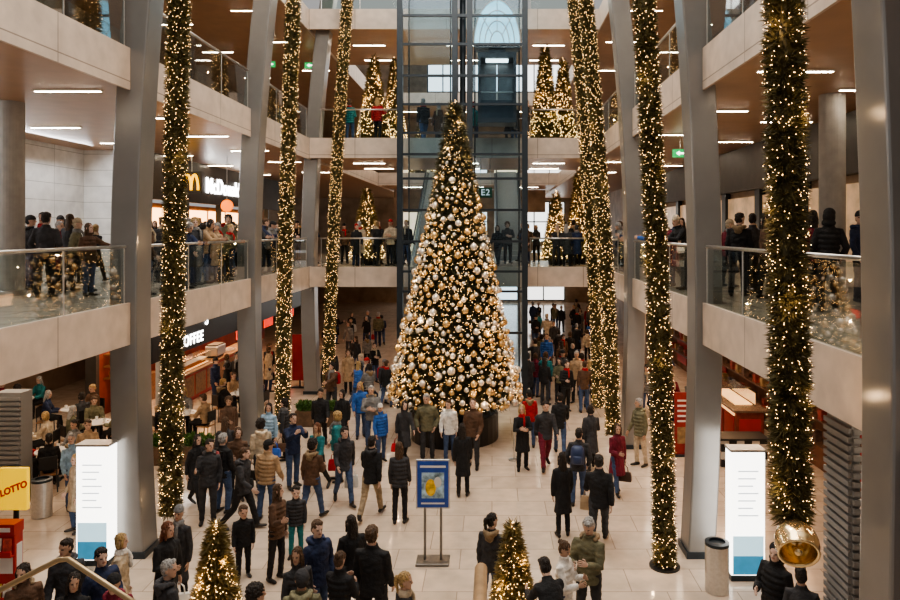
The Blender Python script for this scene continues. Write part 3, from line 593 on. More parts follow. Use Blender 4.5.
# railings
def railing(p0, p1, z, label):
    p0 = Vector((*p0, z)); p1 = Vector((*p1, z)); d = (p1-p0); L = d.length; d.normalize(); nn = Vector((-d.y, d.x, 0))
    t = thing('glass_railing', label, 'railing', p0); b = MB(); n = max(1, round(L/1.7))
    for k in range(n):
        a = p0+d*(L*k/n+.02); c = p0+d*(L*(k+1)/n-.02); q = nn*.008
        g = MB(); g.loft([[a+q+Vector((0,0,zz)), c+q+Vector((0,0,zz)), c-q+Vector((0,0,zz)), a-q+Vector((0,0,zz))] for zz in (.03, 1.04)]); g.build('glass_panel', m_glass, t)
    b.tube([p0+Vector((0,0,1.09)), p1+Vector((0,0,1.09))], .03, 10); b.build('handrail', m_steel, t, smooth=True)
    for k in range(n+1):
        a = p0+d*min(max(L*k/n, .03), L-.03); c = MB(); c.tube([a+Vector((0,0,.03)), a+Vector((0,0,1.07))], .016, 8); c.build('post', m_steel, t)
bays = [(7.45, 13.1), (13.9, 19.7), (20.5, 25.9)]
NTH = ('nearest', 'second', 'third')
for k, z in enumerate(LV[:2]):
    for i, (a, c) in enumerate(bays):
        for x, sd in ((LX-.05, 'left'), (RX+.05, 'right')): railing((x, a), (x, c), z, f'glass balustrade with steel handrail, {NTH[i]} bay of the {sd} {ORD[k]} floor gallery')
for k, z in enumerate(LV):
    railing((-6.4, 26.12), (-3.45, 26.12), z, f'glass balustrade on the {ORD[k]} floor bridge left of the lift shaft')
    railing((1.4, 26.12), (3.6, 26.12), z, f'glass balustrade on the {ORD[k]} floor bridge right of the lift shaft')
# ceiling lights
cl = thing('ceiling_light', 'x', 'ceiling light', (-8.2, 13.5, 8.94)); b = MB(); b.box(-.66,.66,-.06,.06,-.03,0); b.build('housing', m_white, cl, False)
b = MB(); b.box(-.64,.64,-.03,.03,-.036,-.03); b.build('diffuser', m_strip, cl, False)
first = True
for k, z in enumerate((4.14, 8.94, 13.74)):
    lev = ('ground floor', 'first floor', 'second floor')[k]
    for xs, sd, ys in (((-8.3,-11.6), 'left', (10.5,13.7,17,20.3,24,28,33)), ((5.2,7.4), 'right', (8,12,16,20,24,28,33)), ((-5,-1.2,2.3), 'bridge', (28.5,31,44.5))):
        for q, x in enumerate(xs):
            for y in ys:
                if sd != 'bridge' and q == 1: y += 1.6
                lab = f'slim white linear light in the brown ceiling above the {sd} side of the {lev}' if sd != 'bridge' else f'slim white linear light under the bridge above the {lev}'
                if first: o = cl; o.location = (x, y, z); o['label'] = lab; first = False
                else: o = dup(cl, (x, y, z), 0, lab)
                o['group'] = f'linear lights above the {sd} {lev}'

# ------------------------------------------------------------------ lift
t = thing('lift_shaft', 'tall dark steel framed glass lift shaft behind the tree', 'lift', (-1.03, 25.2, 0)); YF, YB = 24.5, 26.0
for x in (-3.22, -1.30, -.78, 1.15):
    b = MB(); b.box(x-.10, x+.10, YF-.09, YF+.12, 0, 18); b.build('post', m_dark, t)
for z in (1.3, 2.6, 4.05, 4.75, 5.8, 6.9, 8.0, 8.85, 9.6, 10.6, 11.6, 12.7, 13.7, 14.4, 16.4):
    for x0, x1 in ((-3.12,-1.40), (-.68,1.05)):
        b = MB(); b.box(x0, x1, YF-.05, YF+.05, z-.04, z+.04); b.build('crossbeam', m_dark, t)
    b = MB(); b.box(-1.2, -.88, YF-.05, YF+.05, z-.05, z+.05); b.build('crossbeam', m_dark, t)
for x0, x1 in ((-3.12,-1.40), (-.68,1.05)):
    b = MB(); b.box(x0, x1, YF-.012, YF, .1, 17.8); b.build('glass_front', m_lglass, t)
    b = MB(); b.box(x0, x1, YB-.03, YB-.018, .1, 17.8); b.build('glass_rear', m_lglass, t)
for x in (-3.0, -1.5, -.62, .98):
    b = MB(); b.tube([(x, 25.3, 0), (x, 25.3, 18)], .025, 8); b.build('guide_rail', m_dark, t)
b = MB(); b.tube([(-1.04, 24.9, 0), (-1.04, 24.9, 18)], .11, 10); b.build('cable_duct', m_dark, t)
for k in range(4): b = MB(); b.tube([(.05+k*.08, 25.2, 14.3), (.05+k*.08, 25.2, 18)], .009, 6); b.build('cable', m_steel, t)
def car(x, z, label):
    c = thing('lift_car', label, 'lift car', (x, 25.2, z)); b = MB(); b.box(x-.68, x+.68, 24.75, 25.75, z, z+.16); b.box(x-.68, x+.68, 24.75, 25.75, z+2.3, z+2.5)
    for q in (-.63, .63): b.box(x+q-.05, x+q+.05, 24.75, 24.85, z+.16, z+2.3); b.box(x+q-.05, x+q+.05, 25.65, 25.75, z+.16, z+2.3)
    b.build('cabin_frame', m_dark, c)
    for q in (-.3, .3): b = MB(); b.box(x+q-.28, x+q+.28, 25.62, 25.68, z+.16, z+2.3); b.build('door', mat('grey door', (.12,.12,.12), .35, .6), c)
    b = MB(); b.box(x-.6, x+.6, 24.77, 24.79, z+.16, z+2.3); b.build('cabin_glass', m_lglass, c)
    b = MB(); b.box(x-.6, x+.6, 24.8, 24.83, z+.16, z+.8); b.build('lower_panel', m_dark, c)
    b = MB(); b.tube([(x-.6, 24.9, z+1.1), (x+.6, 24.9, z+1.1)], .02, 8); b.build('handrail', m_steel, c)
    b = MB(); b.box(x-.4, x+.4, 24.95, 25.4, z+2.27, z+2.3); b.build('cabin_light', m_litwhite, c)
    a_ = np.linspace(0, pi, 16); zc = z+2.8; b = MB(); b.loft([[(x+.83*cos(a), y, zc+1.6*sin(a)) for a in a_] for y in (24.95, 25.5)]); b.build('arched_canopy', m_teal, c)
    for k in range(4):
        q = .82-k*.19; b = MB(); b.tube([(x+q*cos(a), 24.93, zc+1.59*sin(a)*q/.82) for a in a_], .022, 6); b.build('canopy_rib', m_white, c)
    for a in (45, 90, 135): b = MB(); b.tube([(x+.22*cos(rad(a)), 24.93, zc+.43*sin(rad(a))), (x+.82*cos(rad(a)), 24.93, zc+1.59*sin(rad(a)))], .018, 6); b.build('canopy_rib', m_white, c)
    b = MB(); b.box(x-.82, x+.82, 24.9, 25.55, zc-.12, zc); b.box(x-.3, x+.3, 25, 25.4, z+2.5, zc-.12); b.build('canopy_base', m_dark, c)
car(.18, 10.0, 'dark lift car with curved pale blue glass top in the right hand shaft')
x, y, z = -.25, 26.6, 7.62; s = thing('direction_sign', 'small green hanging sign reading E2 behind the lift shaft', 'sign', (x, y, z)); MB().box(x-.26, x+.26, y-.03, y+.03, z-.19, z+.19).build('board', mat('sign green', (.01,.10,.035), .5), s)
text('E2', .33, m_dimwhite, s, (x, y-.034, z), 'cam', ext=.002, bold=.004, space=1.1)
for q in (-1, 1): MB().tube([(x+q*.18, y, z+.19), (x+q*.18, y, 8.94)], .01, 6).build('hanger', m_steel, s)
for (x, y, z, c, lab) in ((gx(310,30),30,13.25,13.74,'upper left gallery'), (gx(680,21),21,8.5,8.94,'right first floor gallery'), (gx(270,30),30,13.3,13.74,'far upper left gallery')):
    s = thing('exit_sign', f'green lit exit sign hanging from the ceiling of the {lab}', 'exit sign', (x, y, z)); b = MB(); b.box(x-.22, x+.22, y-.03, y+.03, z-.12, z+.12); b.build('lit_box', m_green, s)
    b = MB(); b.loft([[(x-.12, y-.036+q, z), (x-.02, y-.036+q, z+.07), (x-.02, y-.036+q, z-.07)] for q in (0, .004)]); b.box(x-.02, x+.14, y-.036, y-.032, z-.025, z+.025); b.build('arrow', m_litwhite, s)
    b = MB(); b.tube([(x, y, z+.12), (x, y, c)], .012, 6); b.build('hanger', m_steel, s)

# ------------------------------------------------------------------ great tree
TX, TY = -1.11, 21.0; Z0 = 1.12
t = thing('christmas_tree', 'giant decorated fir tree with gold baubles and fairy lights in the hall centre', 'christmas tree', (TX, TY, 0))
b = MB(); b.lathe([(1.3,0),(1.3,.72),(1.25,.78),(.2,.78)], (TX,TY,0), 36); b.build('pedestal', m_black, t)
b = MB(); b.lathe([(.16,.7),(.1,4),(.03,9.6)], (TX,TY,0), 12); b.build('trunk', m_bark, t)
def trad(z): return 1.93*max(0, (10.05-z)/9.0)**.95
b = MB(); b.lathe([(trad(z)*.72, z) for z in (Z0+.1, 2, 4, 6, 8, 9.6)], (TX,TY,0), 28); b.build('inner_branches', m_fol, t)
def cone_pts(n, z0, z1, rf, k=1.0, front=False, a0=pi, a1=2*pi, fl_=.07):
    out = []; nn = []
    while len(out) < n:
        z = random.uniform(z0, z1)
        if random.random() > rf(z)/rf(z0)+fl_: continue
        a = random.uniform(a0, a1) if front else random.uniform(0, 2*pi); r = rf(z)*k*random.uniform(.92, 1.02)
        out.append((r*cos(a), r*sin(a), z)); nn.append((cos(a), sin(a), -.12))
    return np.array(out), np.array(nn)
Pp, D = cone_pts(8000, Z0, 9.9, trad, .84); V, Fc = tufts(Pp, nrm(D), .28, .034, 7, .6); np_mesh('foliage', V, Fc, m_fol, t)
V, Fc = tufts(np.array([(0,0,9.65)]*30), np.array([(0,0,1.)]*30), .45, .04, 3, .3); np_mesh('tip', V, Fc, m_fol, t)
Pp, D = cone_pts(3800, Z0, 10.1, trad, 1.04, fl_=.14); Pp[:, :2] += rng.normal(size=(len(Pp), 2))*.03; V, Fc = bulbs(Pp, .0078); tag(np_mesh('fairy_lights', V, Fc, m_bulb, t), kind='stuff')
for i in range(24):
    z = 1.2+8.8*((i+.5)/24)**1.1; a = pi+pi*((i*.618) % 1); r = trad(z)*1.12+.12; glow((TX+r*cos(a), TY+r*sin(a), z), 6)
def bauble_mesh(nm, m):
    b = MB(); b.ell((0,0,0), 1, 1, 1, 14, 10); b.cyl((0,0,.94), .18, .2, 8); me_o = b.build('bauble', m, smooth=True); me = me_o.data; bpy.data.objects.remove(me_o); return me
BM = [bauble_mesh('gold', m_gold), bauble_mesh('pale', m_gold2)]
pts = []; cand, _ = cone_pts(12000, Z0+.08, 9.95, trad, 1.06, True, pi*.97, pi*2.03, fl_=.12)
for p in cand:
    r = random.choice((.055,.07,.085,.10,.115)) if p[2] < 7.8 else random.choice((.045,.056,.066))
    if all((p[0]-q[0])**2+(p[1]-q[1])**2+(p[2]-q[2])**2 > (r+q[3]+.03)**2 for q in pts): pts.append((*p, r))
    if len(pts) >= 640: break
lead = sorted(pts, key=lambda q: -q[3]*(1 if q[1] < -.2*trad(q[2]) else .6))
for i, p in enumerate(lead[:300]):
    k = i % 5 in (0, 2); o = bpy.data.objects.new('bauble', BM[1 if k else 0]); COL.objects.link(o)
    o.location = (TX+p[0], TY+p[1], p[2]); o.scale = (p[3],)*3; nmk = 'pale silvery' if k else 'shiny gold'
    tag(o, f'{nmk} bauble hanging among the fairy lights on the giant fir tree', 'bauble', f'{nmk} baubles on the giant tree')
for nmk, m_, sel in (('gold', m_gold, lead[300::2]), ('silvery', m_gold2, lead[301::2])):
    b = MB()
    for p in sel: b.ell((TX+p[0], TY+p[1], p[2]), p[3], p[3], p[3], 12, 8)
    for i in range(60):
        z = random.uniform(1.2, 9); a = random.uniform(0, pi); r = trad(z)*1.05; b.ell((TX+r*cos(a), TY+r*sin(a), z), .07, .07, .07, 8, 6)
    tag(b.build('small_baubles', m_, smooth=True), f'smaller {nmk} baubles filling the gaps all round the giant fir tree', 'baubles', kind='stuff')

# garlands
def garland(x0, y, z0, z1, lean, label, r=.215, base=False, dens=340, lights=140):
    t = thing('garland', label, 'garland', (x0, y, z0)); sgn = 1 if x0 < 0 else -1
    def cx(z): return sgn*lean*(max(z,0)/10.5)**1.5
    n = int((z1-z0)*dens); zz = rng.uniform(0, z1-z0, n); a = rng.uniform(0, 2*pi, n); rr = r*.5
    off = np.array([cx(z+z0)-cx(z0) for z in zz])
    Pq = np.stack([off+rr*np.cos(a), rr*np.sin(a), zz], 1); D = np.stack([np.cos(a), np.sin(a), rng.uniform(-.5,.3,n)], 1)
    V, Fc = tufts(Pq, nrm(D), r*.72, .019, 7, .45); np_mesh('foliage', V, Fc, m_folg, t)
    b = MB(); b.tube([(cx(z)-cx(z0), 0, z-z0) for z in np.linspace(z0, z1, 16)], r*.55, 10); b.build('core', m_folg, t, False)
    n = int((z1-z0)*lights); zz = rng.uniform(0, z1-z0, n); a = rng.uniform(0, 2*pi, n); off = np.array([cx(z+z0)-cx(z0) for z in zz]); rr = r*rng.uniform(.75, 1.1, n)
    V, Fc = bulbs(np.stack([off+rr*np.cos(a), rr*np.sin(a), zz], 1), .0055 if y < 10 else .0064 if y < 17 else .0074); tag(np_mesh('fairy_lights', V, Fc, m_bulb, t), kind='stuff')
    for k in range(7):
        z = z0+.4+(min(z1, 12)-z0)*k/7; q = pi+pi*((k*.618+.2) % 1); glow((x0+cx(z)-cx(z0)+cos(q)*(r+.1), y+sin(q)*(r+.1), z), 2.4)
    if base:
        b = MB(); b.lathe([(.28,0),(.28,.03),(.05,.06)], (0,0,0), 24); b.build('base_plate', m_black, t, False)
garland(-6.15, 13.4, .75, 12, .16, 'thick lit fir garland in front of the nearest left column')
garland(-6.08, 20.3, .45, 14, .24, 'lit fir garland beside the second left column')
garland(-6.0, 25.7, .45, 16, .42, 'slender far lit garland left of the lift shaft, farthest on the left')
garland(3.29, 7.7, 3.02, 10, .14, 'thickest lit fir garland ending in a gold bell at right', dens=420, r=.22, lights=165)
garland(3.18, 12.9, 0, 12, .38, 'lit fir garland reaching the floor beside the second right column', base=True)
garland(3.40, 19.7, .45, 14, .58, 'lit fir garland in front of the third right column')
garland(3.55, 23.3, .3, 15, .55, 'far lit fir garland on the right beside the passage crowd')
t = thing('gold_bell', 'round shiny gold bell hanging under the thick right garland', 'bell', (3.29, 7.64, 2.98)); t.rotation_euler = (rad(-62), 0, rad(-14)); t.scale = (.92, .92, .92)
mbell = mat('bell gold', (.90,.70,.40), .16, .9, .05, 4)
b = MB(); b.lathe([(.01,-.06),(.12,-.08),(.19,-.16),(.215,-.26),(.20,-.35),(.19,-.385),(.215,-.405),(.23,-.40),(.225,-.37),(.243,-.30),(.245,-.24),(.232,-.16),(.19,-.08),(.12,-.025),(.03,0)], (0,0,0), 40); b.build('bell_body', mbell, t, False, smooth=True)
b = MB(); b.ell((0,0,-.35), .06, .06, .06); b.tube([(0,0,-.06),(0,0,-.33)], .012, 8); b.build('clapper', mbell, t, False, smooth=True)
b = MB(); b.tube([(0,0,-.02), (0,-.06,.06), (0,-.06,.1)], .02, 8); b.build('hanger', mbell, t, False)

# small trees
def small_tree(x, y, z, h, r, label, dens=1.0, br=.0078, nl=640, ge=2.6):
    t = thing('small_christmas_tree', label, 'christmas tree', (x, y, z)); pot = min(.28, h*.14)
    b = MB(); b.lathe([(r*.38,0),(r*.48,pot),(r*.42,pot),(.03,pot-.02)], (x,y,z), 20); b.build('pot', m_black, t)
    b = MB(); b.lathe([(.04,pot-.03),(.015,h*.95)], (x,y,z), 8); b.build('trunk', m_bark, t)
    rf = lambda q: r*max(0,(h-q))/(h-pot)
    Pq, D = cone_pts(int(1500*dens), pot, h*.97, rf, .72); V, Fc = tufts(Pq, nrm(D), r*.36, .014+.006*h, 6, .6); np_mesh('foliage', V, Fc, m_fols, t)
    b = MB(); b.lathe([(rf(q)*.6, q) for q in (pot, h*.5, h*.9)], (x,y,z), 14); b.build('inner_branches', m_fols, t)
    Pq, D = cone_pts(int(nl*dens), pot, h, rf, 1.04); V, Fc = bulbs(Pq, br); tag(np_mesh('fairy_lights', V, Fc, m_bulb, t), kind='stuff')
    for k in range(4):
        q = pot+.1+(h-pot)*.8*k/4; a = pi*(1.15+.7*((k*.618) % 1)); glow((x+(rf(q)+.08)*cos(a), y+(rf(q)+.08)*sin(a), z+q), ge)
small_tree(-4.14, 10.5, 0, 1.85, .46, 'small fairy lit tree at the lower left beside the grey beanie')
small_tree(.31, 10.5, 0, 1.85, .44, 'small fairy lit tree at the lower centre beside the dark ponytail')
B_ = dict(br=.0145, nl=620, ge=8)
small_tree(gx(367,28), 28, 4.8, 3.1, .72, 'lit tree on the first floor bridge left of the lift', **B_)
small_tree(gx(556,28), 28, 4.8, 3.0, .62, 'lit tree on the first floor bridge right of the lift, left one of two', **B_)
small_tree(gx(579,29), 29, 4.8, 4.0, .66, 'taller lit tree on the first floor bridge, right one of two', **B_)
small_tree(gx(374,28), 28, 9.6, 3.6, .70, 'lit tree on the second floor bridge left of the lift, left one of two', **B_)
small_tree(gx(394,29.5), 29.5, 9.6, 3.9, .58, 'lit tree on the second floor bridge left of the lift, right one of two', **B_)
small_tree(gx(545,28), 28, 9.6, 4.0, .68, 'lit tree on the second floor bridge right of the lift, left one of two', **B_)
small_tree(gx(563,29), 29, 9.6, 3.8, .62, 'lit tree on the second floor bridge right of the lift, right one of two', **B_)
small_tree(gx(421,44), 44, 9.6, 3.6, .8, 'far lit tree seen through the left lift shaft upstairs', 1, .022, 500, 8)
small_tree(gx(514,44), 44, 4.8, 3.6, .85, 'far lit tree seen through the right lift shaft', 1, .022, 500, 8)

# ------------------------------------------------------------------ poster stand, pillars, bins
x, y = fl(433, 562); t = thing('poster_stand', 'freestanding steel poster stand with a blue poster in the hall centre', 'poster stand', (x, y, 0))
b = MB(); b.box(x-.31, x+.31, y-.2, y+.2, 0, .05); b.build('base_plate', m_dsteel, t, bevel=.01)
for s in (-1, 1): b = MB(); b.tube([(x+s*.15,y,.05),(x+s*.15,y,1.05)], .024, 10); b.build('pole', m_dsteel, t)
b = MB(); b.box(x-.315,x+.315,y-.02,y+.02,1.0,1.92); b.build('frame', m_steel, t, bevel=.01)
po = MB().box(x-.29,x+.29,y-.026,y-.02,1.03,1.89).build('poster', m_blue, t)
mpic = mat('poster picture', (.35,.5,.6), .5, 0, .7, 9); myel = mat('poster yellow', (.8,.5,.05), .5, 0, .5, 12)
MB().box(x-.21,x+.21,y-.030,y-.026,1.2,1.68).build('picture', mpic, po); MB().ell((x-.04,y-.03,1.4), .1, .006, .16).build('picture_figure', myel, po); MB().ell((x+.09,y-.03,1.5), .07, .006, .1).build('picture_figure', m_white, po)
MB().box(x-.24,x+.24,y-.030,y-.026,1.77,1.81).build('title_strip', m_white, po); MB().box(x-.22,x+.22,y-.030,y-.026,1.09,1.12).build('caption_strip', m_white, po)
def pillar(px, foot, h, w, label):
    x, y = fl(px, foot); t = thing('advert_pillar', label, 'advertising pillar', (x, y, 0)); d = .16
    b = MB(); b.box(x-w/2,x+w/2,y-d,y+d,0,.1); b.build('base', m_dark, t)
    b = MB(); b.box(x-w/2,x+w/2,y-d,y+d,.1,h); b.build('lit_body', m_litwhite, t, bevel=.02)
    MB().box(x-w/2+.03,x+w/2-.03,y-d-.006,y-d,.12,.45).build('blue_graphic', m_cyan, t)
    MB().box(x-w/2+.03,x+w/2-.03,y-d-.006,y-d,.45,.8).build('pale_graphic', mat('pale blue print', (.4,.6,.7), .5, emit=1.2, ecol=(.5,.75,.85)), t)
    mg = mat('pale print', (.5,.55,.6), .5, emit=1.3, ecol=(.72,.76,.8))
    for k in range(7): MB().box(x-w*.3,x+w*(.3-.08*(k%3)),y-d-.006,y-d,h-.35-k*.13,h-.325-k*.13).build('text_line', mg, t)
    MB().box(x-w/2-.01,x+w/2+.01,y-d-.01,y+d+.01,h,h+.04).build('cap', m_steel, t)
pillar(97, 562, 2.2, .6, 'white lit advert pillar beside the nearest left column')
pillar(745, 577, 2.28, .6, 'white lit advert pillar beside the second right column')
def bin_(px, foot, h, r, label):
    x, y = fl(px, foot); t = thing('litter_bin', label, 'bin', (x, y, 0)); MB().lathe([(r*.95,0),(r,.03),(r,h)], (x,y,0), 28).build('body', m_steel, t)
    MB().lathe([(r*1.02,h),(r*1.02,h+.05),(r*.7,h+.06),(r*.68,h+.02)], (x,y,0), 28).build('rim', m_dark, t)
bin_(717, 591, .80, .2, 'round steel litter bin beside the right lit advert pillar'); bin_(42, 516, .76, .2, 'round steel litter bin by the cafe seating at left')
x, y = fl(514, 460); t = thing('barrier_post', 'slim steel barrier post at the right foot of the giant tree', 'barrier post', (x, y, 0)); MB().lathe([(.15,0),(.15,.02),(.02,.05),(.02,.95),(.035,.96),(.03,1.0)], (x,y,0), 14).build('post', m_steel, t)
# lottery sign and rack
x, y = -7.42, 10.9; t = thing('lottery_sign', 'yellow lit panel reading LOTTO on a post at the left edge', 'sign', (x, y, 0)); MB().box(x-.24,x+.2,y-.04,y+.04,1.85,2.5).build('lit_panel', m_yellow, t, bevel=.01)
mr_ = mat('sign red', (.55,.005,.005), .5, 0, 0, 1, emit=.12, ecol=(1,0,0))
text('LOTTO', .135, mr_, t, (x-.01,y-.044,2.18), 'cam', ext=.002, tilt=rad(22), bold=.007, shear=.25)
MB().tube([(x,y+.02,0),(x,y+.02,1.85)], .04, 10).build('post', m_dark, t); MB().box(x-.2,x+.2,y-.1,y+.14,0,.04).build('base', m_dark, t)
y = 10.45; x = -7.36; t = thing('display_rack', 'red and white leaflet stand below the yellow sign at the left edge', 'display rack', (x, y, 0))
MB().box(x-.25,x+.25,y-.02,y+.17,.1,1.72).build('cabinet', m_red, t, bevel=.012); MB().box(x-.26,x+.26,y-.05,y+.17,1.66,1.82).build('header', m_red, t); MB().box(x-.25,x+.25,y-.17,y+.17,0,.1).build('plinth', m_dark, t)
MB().box(x-.2,x+.2,y-.056,y-.05,1.71,1.77).build('header_strip', m_white, t); MB().box(x-.22,x+.22,y-.026,y-.02,1.08,1.32).build('white_panel', m_white, t); MB().box(x+.25,x+.256,y+.02,y+.14,.9,1.5).build('side_panel', m_white, t)
mags = [mat('leaflet print %d' % i, c, .5, 0, .5, 14) for i, c in enumerate(((.7,.66,.6),(.55,.08,.06),(.65,.5,.1)))]
for k, z in enumerate((.3, .68, 1.36)):
    MB().box(x-.24,x+.24,y-.1,y-.075,z,z+.07).build('shelf_lip', m_red, t); MB().box(x-.24,x+.24,y-.1,y-.02,z-.015,z).build('shelf', m_red, t)
    for q in range(3):
        xm = x-.155+q*.155; g = thing('leaflet', 'printed leaflet in the red and white stand', 'leaflet', (xm, y, z), group='leaflets in the red stand')
        MB().loft([[(xm-.065,y-.068+dy,z+.002),(xm+.065,y-.068+dy,z+.002),(xm+.065,y-.036+dy,z+.25),(xm-.065,y-.036+dy,z+.25)] for dy in (0,.01)]).build('cover', mags[(k+q) % 3], g)
# handrails
t = thing('handrail', 'bronze handrail with a raised bend at the lower left corner', 'handrail', (-3.67, 6.0, 0)); MB().tube([(gx(-40,6),6,zy(612,6)),(gx(0,6),6,zy(590,6)),(gx(58,6),6,zy(560,6)),(gx(68,6),6,zy(559,6)),(gx(130,6),6,zy(600,6)),(gx(165,6),6,zy(622,6))], .024, 10).build('rail', m_brass, t, smooth=True)
for px, py in ((-20,601),(150,612)): MB().tube([(gx(px,6),6,0),(gx(px,6),6,zy(py,6))], .022, 8).build('post', m_brass, t)
t = thing('stair_handrail', 'brown wooden handrail end at the bottom centre', 'handrail', (gx(481,6.4), 6.4, 0)); xx = gx(481,6.4); MB().tube([(xx,6.4,zy(569,6.4)),(xx,5.6,zy(569,6.4)),(xx-.05,4.2,3.5)], .06, 12).build('rail', mat('rail wood', (.38,.25,.14), .4, 0, .2, 10), t, smooth=True)
MB().tube([(xx,6.0,0),(xx,6.0,zy(569,6.4))], .04, 10).build('post', m_steel, t); MB().tube([(xx-.03,4.6,0),(xx-.03,4.6,3.35)], .04, 10).build('post', m_steel, t)
for (x, y, z, h, lab) in ((-10.3,15,4.8,4.14,'round concrete column on the left first floor gallery'), (6.9,14.2,4.8,4.14,'round concrete column on the right first floor gallery'), (-10.3,22.0,0,4.14,'round concrete column on the ground floor beside the cafe')):
    t = thing('round_column', lab, 'column', (x, y, z)); MB().cyl((x,y,z), .25, h, 28).build('shaft', m_concrete, t); MB().lathe([(.29,0),(.29,.1),(.25,.12)], (x,y,z), 28).build('base_ring', m_steel, t)

# ------------------------------------------------------------------ restaurant upstairs left
t = thing('restaurant', 'dark restaurant shopfront with lit menu band on the left first floor', 'restaurant', (-12, 24.2, 4.8)); MB().box(-12.2,-12,24.2,42,7.3,8.94).build('sign_band', m_darkwall, t)
MB().box(-13.8,-13.7,24.4,42,4.8,7.3).build('back_wall', mat('restaurant wall', (.40,.2,.08), .6, 0, .3, 2), t); MB().box(-12.9,-12.3,25,41,4.8,5.85).build('service_counter', m_wood, t)
for k in range(7): MB().box(-13.69,-13.64,25+k*2.2,26.9+k*2.2,6.2,7.1).build('menu_board', m_warm, t)
for k in range(6): MB().box(-12.2,-12.0,24.3+k*3.3,24.45+k*3.3,4.8,7.3).build('mullion', m_dark, t)
t = thing('restaurant_lettering', 'white lit restaurant name lettering on the dark left upper shopfront', 'sign', (-11.97, 31.6, 8.1)); text("McDonald's", .92, m_letter, t, (-11.975, 31.6, 8.05), 'posx', ext=.03, bold=.008, space=1.05)
y = 25.6; x = gx(191, y); t = thing('arches_sign', 'yellow lit double arch logo sign hanging before the restaurant', 'sign', (x, y, 7.9))
b = MB()
for s in (-1, 1): b.tube([(x+s*.13+.13*cos(a), y, 7.66+.56*sin(a)) for a in np.linspace(0, pi, 15)], .045, 8)
b.build('double_arch', m_arch, t, smooth=True); MB().box(x-.36,x+.36,y+.06,y+.1,7.55,8.34).build('backing_panel', m_darkwall, t); MB().tube([(x,y+.08,8.34),(x,y+.08,8.94)], .015, 8).build('hanger', m_steel, t)
y = 26.0; x = gx(227, y); t = thing('round_lamp', 'round orange lit lamp beside the upstairs restaurant', 'lamp', (x, y, 7.2)); MB().ell((x,y,7.1), .23, .12, .23, 20, 12).build('globe', m_orange, t, smooth=True); MB().tube([(x,y,7.32),(x,y,8.94)], .012, 6).build('hanger', m_steel, t)
# ------------------------------------------------------------------ ground floor cafe left
t = thing('coffee_bar', 'coffee bar with black sign band on the left ground floor', 'shop', (-10, 23, 0)); MB().box(-10.2,-10,20.6,40,2.25,4.1).build('sign_band', m_black, t)
text('COFFEE', .50, m_letter, t, (-9.985, 23.25, 2.55), 'posx', ext=.008, bold=.006, space=1.15); text('S', .50, m_letter, t, (-9.985, 24.5, 3.05), 'posx', ext=.008, bold=.006)
MB().box(-13.2,-13,23,40,0,4.1).build('back_wall', mat('cafe red wall', (.34,.06,.03), .6, 0, .3, 2), t); MB().box(-13.25,-12.9,22.8,23,0,4.1).build('end_pier', m_darkwall, t)
for k in range(6): MB().box(-12.99,-12.94,23.4+k*2.4,25.4+k*2.4,2.3,3.2).build('menu_board', m_warm, t)
for k in range(3): MB().box(-13,-12.7,23.4,38,1.2+k*.4,1.24+k*.4).build('shelf', m_wood, t)
for k in range(5): MB().box(-12.68,-12.4,23.6+k*1.5,24.6+k*1.5,0,.95).build('back_cabinet', m_wood, t)
for k in range(3): MB().box(-10.24,-10.2,28+k*3.4,29.2+k*3.4,1.8,2.25).build('red_sign', m_redlit, t)
t = thing('cafe_counter', 'red fronted coffee bar counter with wooden top', 'counter', (-11.2, 28, 0)); MB().box(-11.5,-10.9,24.5,33,0,1.02).build('body', m_red, t, bevel=.02); MB().box(-11.6,-10.8,24.4,33.1,1.02,1.08).build('top', m_wood, t, bevel=.01)
MB().box(-11.45,-11.0,24.7,27.4,1.08,1.5).build('display_case', m_lglass, t); MB().box(-11.4,-11.05,24.8,27.3,1.085,1.10).build('lit_tray', m_tray, t); MB().box(-11.4,-11.05,24.8,27.3,1.28,1.29).build('tray_shelf', m_steel, t)
pastry = MB().ell((0,0,.035), .07, .045, .035, 10, 6).build('pastry', mat('pastry crust', (.42,.2,.06), .6, 0, .3, 20), smooth=True); tag(pastry, 'golden pastry in the coffee bar display case', 'pastry', 'pastries in the display case'); pastry.location = (-11.3, 24.95, 1.10)
for k in range(1, 30): c = pastry.copy(); COL.objects.link(c); c.location = (-11.3+.15*(k % 2), 24.95+(k//2 % 15)*.155, 1.10)
for k in range(8): MB().box(-10.9,-10.885,24.7+k*1.03,25.6+k*1.03,.15,.9).build('front_panel', m_wood, t)
em = thing('espresso_machine', 'steel espresso machine on the coffee bar counter', 'coffee machine', (-11.2, 28.3, 1.08)); MB().box(-11.45,-10.95,27.9,28.8,1.16,1.55).build('body', m_steel, em, bevel=.03); MB().box(-11.42,-11.0,28.0,28.7,1.08,1.16).build('drip_tray', m_dark, em); MB().box(-11.4,-11.0,27.95,28.75,1.55,1.6).build('cup_rail', m_dark, em)
jm = MB().lathe([(.05,0),(.06,.04),(.06,.18),(.03,.2),(.03,.24)], n=12).build('jar', mat('jar amber', (.45,.2,.07), .3, 0, .3, 8)); tag(jm, 'amber jar on the cafe back shelf', 'jar', 'jars on the cafe shelves'); jm.location = (-12.85, 23.6, 1.24)
for k in range(60):
    c = jm.copy(); COL.objects.link(c); c.location = (-12.85, 23.6+(k+1)//3*.36, 1.24+.4*((k+1) % 3))
cupst = MB().lathe([(.035,0),(.045,.11),(.04,.11),(.031,.01)], n=12).build('paper_cup', m_white); tag(cupst, 'white paper cup standing on the coffee bar counter', 'cup', 'paper cups on the coffee bar counter'); cupst.location = (-11.0, 29.1, 1.08)
for k in range(1, 18): c = cupst.copy(); COL.objects.link(c); c.location = (-11.0-.13*(k % 3), 29.1+.16*(k//3), 1.08)
